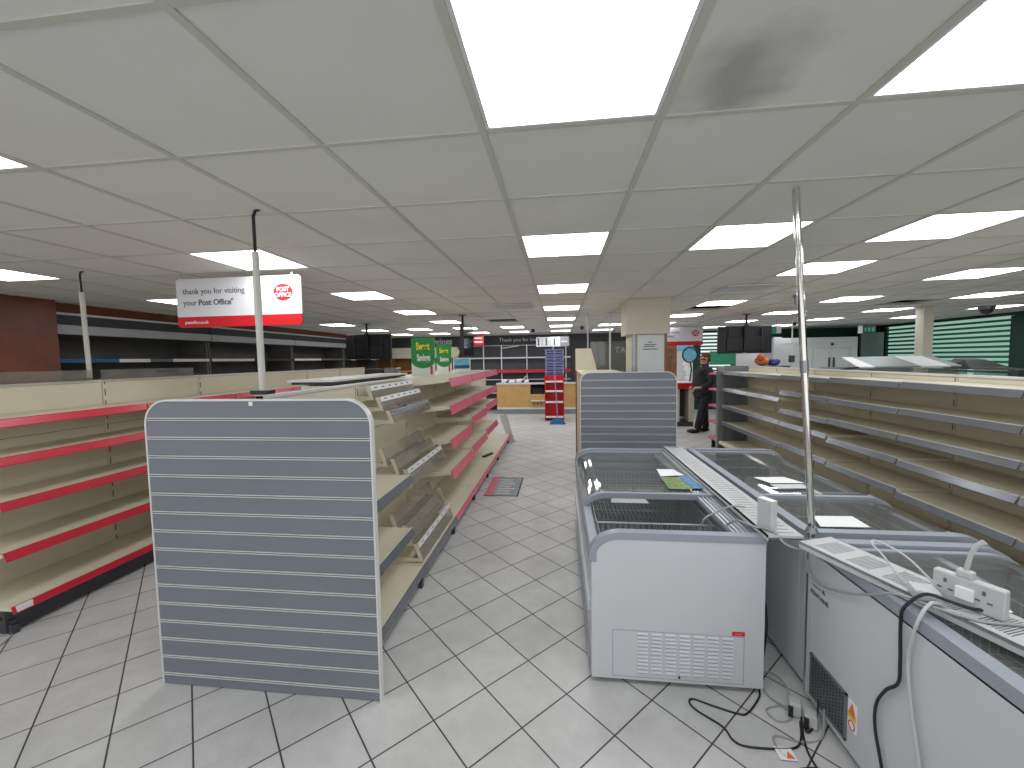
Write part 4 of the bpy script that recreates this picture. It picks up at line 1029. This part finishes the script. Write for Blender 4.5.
# red display, crates, broom
t = thing('red_display_stand', 'bright red shelf stand with white shelf edges before the till', 'display stand', (-.14, 11.2, 0))
MB().hexa([(-.41, 11.30, 0), (.115, 11.30, 0), (.115, 11.34, 0), (-.41, 11.34, 0), (-.395, 11.34, 1.25), (.12, 11.34, 1.25), (.12, 11.38, 1.25), (-.395, 11.38, 1.25)]).build('back_panel', 'brightred', t)
for x in (-.41, .09): box(x, x + .025, 11.1, 11.34, 0, 1.25).build('side_panel', 'brightred', t)
for z in (.11, .52, .82, 1.08):
    so = box(-.385, .09, 11.12, 11.33, z - .02, z).build('shelf', 'brightred', t); box(-.385, .09, 11.10, 11.12, z - .02, z + .03).build('shelf_edge', 'wallletter', so)
for k in range(11):
    t = thing('plastic_crate', 'lilac plastic crate in the stack behind the red stand, %s' % ('topmost' if k == 10 else 'number %d down from the top' % (11 - k)), 'crate', (-.14, 11.62, k * .18), 'stacked lilac crates')
    z = k * .18
    m = MB()
    for (a, b_, c, d) in ((-.40, .12, 11.42, 11.44), (-.40, .12, 11.80, 11.82), (-.40, -.38, 11.44, 11.80), (.10, .12, 11.44, 11.80)): m.box(a, b_, c, d, z, z + .174)
    m.box(-.40, .12, 11.42, 11.82, z, z + .012)
    m.build('shell', 'lilac', t)
    for x in (-.35, -.11):
        for q in (.035, .105): box(x, x + .19, 11.412, 11.421, z + q, z + q + .035).build('hand_hole', 'navy', t)
    m = MB(); m.box(-.41, .13, 11.41, 11.43, z + .155, z + .176); m.build('rim', 'lilac', t)
t = thing('broom', 'blue-headed broom with pale handle leaning on the red stand', 'broom', (-.06, 10.7, 0))
MB().tube([(-.06, 10.62, .12), (-.13, 11.085, 1.26)], .013, 8).build('handle', 'lilac', t)
MB().hexa([(-.24, 10.54, .05), (.12, 10.54, .05), (.12, 10.68, .05), (-.24, 10.68, .05), (-.17, 10.57, .14), (.05, 10.57, .14), (.05, 10.65, .14), (-.17, 10.65, .14)]).build('head', 'blue', t, bevel=.008)
MB().hexa([(-.27, 10.52, 0), (.15, 10.52, 0), (.15, 10.70, 0), (-.27, 10.70, 0), (-.24, 10.54, .05), (.12, 10.54, .05), (.12, 10.68, .05), (-.24, 10.68, .05)]).build('bristles', 'blue', t)
# ---------------------------------------------------------------- counter area on the right
t = thing('service_counter', 'white counter with red top band in front of the person', 'counter', (2.75, 10.5, 0))
box(2.1, 3.26, 10.2, 10.8, .93, 1.07).build('red_band', 'brightred', t)
box(2.1, 3.28, 10.18, 10.82, 1.07, 1.09).build('worktop', 'white', t)
for x in (2.1, 3.12): box(x, x + .12, 10.25, 10.75, .12, .93).build('side_panel', 'colcream', t)
box(2.2, 2.90, 10.25, 10.75, .12, .93).build('front_panel', 'colcream', t)
box(2.9, 3.12, 10.6, 10.75, .2, .93).build('recess', 'darkgrey', t)
MB().tube([(3.0, 10.3, .25), (2.98, 10.3, .6), (3.02, 10.32, .93)], .01, 6).build('loose_cable', 'cableblack', t)
box(2.12, 3.24, 10.3, 10.75, 0, .13).build('plinth', 'kick', t)
t = thing('leaflet_rack', 'orange-brown leaflet wall beside the service counter', 'leaflet rack', (3.2, 11.9, 0))
box(2.6, 3.50, 12.0, 12.03, 0, 2.02).build('back_board', 'promo', t)
for k in range(5):
    for q in range(3):
        box(2.66 + q * .28, 2.88 + q * .28, 11.97, 12.0, .9 + k * .22, 1.07 + k * .22).build('leaflet_pocket', random.choice(['promo', 'woodtrim', 'paperpale', 'promo', 'promo']), t)
t = thing('counter_screen', 'pale blue tall panel with white figure print behind the counter', 'panel', (3.25, 10.9, 0))
box(3.03, 3.42, 10.95, 10.98, 0, 2.0).build('board', 'paperpale', t)
box(3.03, 3.42, 10.94, 10.95, 1.85, 2.0).build('blue_print', 'cyan', t)
for k in range(5): MB().ball((3.24 + random.uniform(-.05, .08), 10.94, 1.15 + k * .12), (.09, .006, .07), n=10, k=6).build('white_print', 'paper', t)
t = thing('round_sign', 'round blue sign in a black ring on a stem above the counter', 'sign', (3.18, 10.4, 1.09))
MB().cyl((3.18, 10.40, 1.75), (3.18, 10.42, 1.75), .155, n=28).build('disc', 'cyan', t)
MB().tube([(3.18 + .17 * math.cos(k * PI / 14), 10.41, 1.75 + .18 * math.sin(k * PI / 14)) for k in range(28)], .018, 8, closed=True).build('ring', 'black', t)
MB().tube([(3.19, 10.41, 1.57), (3.22, 10.41, 1.40), (3.18, 10.41, 1.09)], .016, 8).build('stem', 'black', t)
# white room in the far right corner
t = thing('white_cold_room', 'white walk-in cold room with double doors in the far right corner', 'cold room', (7.0, 12.7, 0))
box(5.86, 8.0, 12.0, 13.5, 0, 2.17).build('wall_panel', 'colwhite', t, bevel=.004)
f = MB(); f.box(6.85, 7.85, 11.985, 12.0, 0, 1.90)
f.build('door_frame', 'paperpale', t)
for k, x in enumerate((6.93, 7.345)):
    d = box(x, x + .40, 11.97, 11.985, .05, 1.85).build('door', 'colwhite', t, bevel=.003)
    box(x + (.33 if k == 0 else .03), x + (.36 if k == 0 else .06), 11.93, 11.97, 1.35, 1.62).build('handle', 'darkgrey', d)
MB().ball((7.36, 11.98, 1.98), .035).build('lamp', 'black', t)
box(5.86, 8.0, 11.99, 12.0, 2.02, 2.03).build('joint', 'paperpale', t)
box(5.85, 6.06, 11.95, 12.0, 0, 2.20).build('corner_post', 'colwhite', t)
t = thing('thin_pole', 'thin white pole with black fitting in front of the cold room', 'pole', (4.76, 9.0, 0))
MB().tube([(4.76, 9.0, 0), (4.76, 9.0, ZC)], .012, 8).build('tube', 'paperpale', t); box(4.72, 4.80, 8.96, 9.04, 1.56, 1.70).build('fitting', 'darkgrey', t)
box(8.42, 9.0, 12.5, 12.56, 0, 2.3).build('grey_door_panel', 'steel', loc=(8.7, 12.5, 0), label='plain grey panel between the cold room and green shutters', cat='panel')
# items behind the right run
box(3.66, 4.12, 8.95, 8.97, 1.50, 1.80).build('notice', 'paper', loc=(3.9, 8.96, 1.5), label='white printed notice below the hanging screen over the right run', cat='notice')
t = thing('display_table', 'low grey counter behind the far end of the right run', 'counter', (4.1, 8.9, 0))
box(3.55, 4.5, 8.55, 9.25, 0, 1.5).build('cabinet', 'darkgrey', t)
for lab, x, m_, hh in (('orange-red bundle', 4.05, 'orange', .25), ('deep blue bundle', 4.26, 'navy', .16)):
    m = MB()
    for q in range(7): m.ball((x + random.uniform(-.07, .07), 8.70 + random.uniform(-.06, .06), 1.5 + hh * random.uniform(.25, .7)), (random.uniform(.05, .09), .07, hh * .3), n=9, k=6)
    m.ball((x, 8.7, 1.5 + hh * .3), (.11, .09, hh * .3), n=12, k=7)
    m.build('soft_bag', m_, loc=(x, 8.7, 1.5), label=lab + ' on the counter behind the far end of the right run', cat='bundle')
t = thing('serve_over_counter', 'silver-topped glass serve-over counter behind the right shelving', 'counter', (4.95, 6.8, 0))
box(4.3, 5.6, 6.45, 7.3, 0, .95).build('cabinet', 'white', t)
box(4.3, 5.6, 7.2, 7.3, .95, 1.5).build('rear_wall', 'silver', t)
for k, (a, b_) in enumerate(((4.30, 4.52), (4.52, 5.12), (5.12, 5.50), (5.50, 5.64))):
    MB().hexa([(a, 6.42, 1.505), (b_, 6.42, 1.505), (b_, 6.9, 1.645), (a + (.08 if k == 0 else 0), 6.9, 1.645), (a, 6.42, 1.525), (b_, 6.42, 1.525), (b_, 6.9, 1.665), (a + (.08 if k == 0 else 0), 6.9, 1.665)]).build('canopy', ['white', 'silver', 'white', 'silver'][k], t)
MB().hexa([(4.32, 6.40, .95), (5.6, 6.40, .95), (5.6, 6.41, .95), (4.32, 6.41, .95), (4.32, 6.43, 1.5), (5.6, 6.43, 1.5), (5.6, 6.44, 1.5), (4.32, 6.44, 1.5)]).build('front_glass', 'perspex', t)
MB().tube([(4.05, 6.40, 1.49), (4.30, 6.42, 1.515)], .012, 8).build('front_bar', 'black', t)
t = thing('serve_over_counter', 'dark-topped serve-over counter right of the silver one', 'counter', (6.0, 6.8, 0))
box(5.75, 6.5, 6.45, 7.2, 0, 1.0).build('cabinet', 'white', t)
MB().hexa([(5.74, 6.42, 1.47), (6.35, 6.42, 1.45), (6.45, 6.9, 1.45), (5.78, 6.9, 1.47), (5.78, 6.55, 1.60), (6.05, 6.55, 1.60), (6.12, 6.8, 1.62), (5.86, 6.8, 1.62)]).build('canopy', 'darkgrey', t)
for x in (5.76, 6.4): box(x, x + .02, 6.5, 7.1, 1.0, 1.47).build('end_glass', 'perspex', t)
MB().tube([(5.76, 6.40, 1.50), (6.1, 6.40, 1.49), (6.5, 6.40, 1.45)], .012, 8).build('front_bar', 'chrome', t)
# exit signs
t = thing('exit_sign', 'small green and white emergency sign hanging right of the screen', 'exit sign', (4.94, 10, 2.19))
box(4.85, 5.05, 10, 10.03, 2.20, 2.38).build('panel', 'exitgreen', t); box(4.95, 5.05, 9.995, 10, 2.21, 2.37).build('arrow_field', 'paper', t)
MB().tube([(4.95, 10.015, 2.38), (4.95, 10.015, ZC)], .005, 6).build('stem', 'steel', t)
t = thing('exit_sign', 'dark emergency sign box hanging before the far right shutters', 'exit sign', (7.2, 10.5, 2.19))
box(7.06, 7.38, 10.5, 10.56, 2.19, 2.36).build('panel', 'dgreen', t); box(7.04, 7.09, 10.49, 10.57, 2.19, 2.37).build('end_cap', 'paper', t)
for k in range(3): box(7.13 + k * .08, 7.18 + k * .08, 10.497, 10.5, 2.23, 2.32).build('pictogram', 'exitgreen', t)
MB().tube([(7.2, 10.53, 2.36), (7.2, 10.53, ZC)], .005, 6).build('stem', 'steel', t)
# ceiling fittings
t = thing('dome_camera', 'dark dome camera on the ceiling at the far right', 'camera', (7.49, 8.14, ZC))
MB().ball((7.49, 8.14, ZC - .07), (.085, .085, .075)).build('dome', 'darkgrey', t); MB().cyl((7.49, 8.14, ZC - .06), (7.49, 8.14, ZC - .006), .10, .115).build('base', 'steel', t)
t = thing('ceiling_sensor', 'grey cylindrical sensor on the ceiling left of the chrome pole', 'sensor', (3.155, 5.9, ZC))
MB().cyl((3.155, 5.9, ZC - .13), (3.155, 5.9, ZC - .02), .03, .035).build('housing', 'steel', t); MB().cyl((3.155, 5.9, ZC - .025), (3.155, 5.9, ZC - .006), .045).build('base', 'steel', t)
for k, (x, y) in enumerate(((-.70, 10.95), (.57, 10.35), (5.75, 10.8))):
    t = thing('smoke_detector', ['small dark detector above the till counter', 'small dark detector left of the boxed column', 'small dark detector in front of the cold room'][k], 'detector', (x, y, ZC))
    MB().cyl((x, y, ZC - .09), (x, y, ZC - .03), .045, .05).build('head', 'black', t); MB().cyl((x, y, ZC - .03), (x, y, ZC - .003), .04).build('base', 'darkgrey', t)
for k, (x, y, lab) in enumerate(((2.19, 5.16, 'pale ceiling vent right of the boxed column'), (-.67, 6.12, 'pale ceiling vent left of the centre lights'))):
    t = thing('ceiling_vent', lab, 'vent', (x, y, ZC))
    f = MB()
    for q in range(8): f.obox((x, y - .235 + q * .067, ZC - .010), (.275, 0, 0), (0, .031, .003), (0, -.0005, .002))
    f.build('louvre', 'white', t)
    f = MB()
    for a in ((x - .29, x + .29, y - .285, y - .27), (x - .29, x + .29, y + .27, y + .285), (x - .29, x - .275, y - .27, y + .27), (x + .275, x + .29, y - .27, y + .27)): f.box(a[0], a[1], a[2], a[3], ZC - .018, ZC - .006)
    f.build('frame', 'white', t)

# ---------------------------------------------------------------- the person
def skin_obj(name, verts, edges, m, parent=None, root=0, sub=2):
    L = world_loc(parent) if parent else Vector((0, 0, 0))
    bm = bmesh.new(); lay = bm.verts.layers.skin.verify(); vs = []
    for k, (p, r_) in enumerate(verts):
        v = bm.verts.new(Vector(p) - L); v[lay].radius = r_ if isinstance(r_, tuple) else (r_, r_); v[lay].use_root = (k == root); vs.append(v)
    for a, b_ in edges: bm.edges.new((vs[a], vs[b_]))
    me = bpy.data.meshes.new(name); bm.to_mesh(me); bm.free(); me.materials.append(M[m])
    o = bpy.data.objects.new(name, me); COL.objects.link(o)
    if parent: o.parent = parent
    sk = o.modifiers.new('skin', 'SKIN'); sk.use_smooth_shade = True
    sb = o.modifiers.new('sub', 'SUBSURF'); sb.levels = sub; sb.render_levels = sub
    return o
px, py = 3.20, 9.5
P = thing('person', 'person in black jacket and dark trousers standing side-on by the counter', 'person', (px, py, 0))
V, Eg = [], []
def jv(x, y, z, r_, par=None):
    V.append(((px + x, py + y, z), r_)); k = len(V) - 1
    if par is not None: Eg.append((par, k))
    return k
pel = jv(.02, 0, .93, .12)
sp = jv(.0, 0, 1.10, .12, pel); ch = jv(.0, 0, 1.30, .13, sp); nb = jv(.01, 0, 1.455, .08, ch); nk = jv(.0, 0, 1.53, .058, nb)
hb = jv(.01, 0, 1.60, .072, nk); hm = jv(.02, 0, 1.675, .094, hb); ht = jv(.03, 0, 1.735, .064, hm)
nose = jv(-.082, 0, 1.655, .014, hm); chin = jv(-.052, 0, 1.588, .028, hb)
for s, (kx, ax) in ((-1, (-.06, -.16)), (1, (.05, .10))):
    hp = jv(.02, .095 * s, .86, .095, pel); kn = jv(kx, .10 * s, .49, .062, hp); an = jv(ax, .10 * s, .09, .042, kn); to = jv(ax - .15, .105 * s, .04, .032, an)
    sh = jv(.01, .17 * s, 1.40, .065, ch); el = jv(.08, .235 * s, 1.13, .046, sh); wr_ = jv(-.12, .17 * s, 1.02, .030, el); pm = jv(-.18, .14 * s, 1.01, .034, wr_)
    for q in range(4):
        f1 = jv(-.235, .14 * s + (-.030 + .020 * q), 1.005 + .004 * q, .0095, pm)
        f2 = jv(-.262 + .006 * abs(q - 1.5), .14 * s + (-.030 + .019 * q), .985, .0085, f1); jv(-.27 + .006 * abs(q - 1.5), .14 * s + (-.029 + .018 * q), .958, .0075, f2)
    th = jv(-.19, .14 * s - .045 * s, 1.035, .011, pm); jv(-.225, .14 * s - .052 * s, 1.03, .0095, th)
skin_obj('body', V, Eg, 'skin', P)
def region(name, m, items, edges, sub=2):
    return skin_obj(name, [((px + x, py + y, z), r_) for x, y, z, r_ in items], edges, m, P, 0, sub)
jk = [(.03, 0, .76, .19), (.01, 0, .92, .215), (-.03, 0, 1.08, .235), (-.015, 0, 1.24, .225), (.01, 0, 1.38, .185), (.02, 0, 1.48, .115), (.015, 0, 1.56, .088)]
je = [(0, 1), (1, 2), (2, 3), (3, 4), (4, 5), (5, 6)]
for s in (-1, 1):
    k = len(jk); jk += [(.02, .20 * s, 1.41, .092), (.09, .265 * s, 1.13, .075), (-.115, .185 * s, 1.022, .048)]; je += [(4, k), (k, k + 1), (k + 1, k + 2)]
region('jacket', 'jacket', jk, je)
tr = [(.02, 0, .90, .18)]; te = []
for s, (kx, ax) in ((-1, (-.06, -.16)), (1, (.05, .10))):
    k = len(tr); tr += [(.02, .095 * s, .80, .125), (kx, .10 * s, .49, .095), (ax, .10 * s, .05, .075)]; te += [(0, k), (k, k + 1), (k + 1, k + 2)]
region('trousers', 'trouser', tr, te)
for s, ax in ((-1, -.16), (1, .10)):
    MB().ball((px + ax - .07, py + .10 * s, .048), (.155, .058, .048), n=16, k=9).build('shoe', 'shoe', P)
hr = MB()
hr.ball((px + .045, py, 1.712), (.105, .094, .085), n=18, k=10)
hr.ball((px + .082, py, 1.645), (.066, .086, .085), n=16, k=9)
hr.build('hair', 'hair', P)
for s in (-1, 1):
    MB().ball((px + .03, py + .092 * s, 1.655), (.022, .010, .034), n=10, k=7).build('ear', 'skin', P)
    MB().ball((px - .060, py + .034 * s, 1.678), (.010, .012, .008), n=10, k=7).build('eye', 'black', P)
MB().ball((px - .072, py, 1.618), (.006, .018, .004), n=10, k=6).build('mouth', 'promo', P)
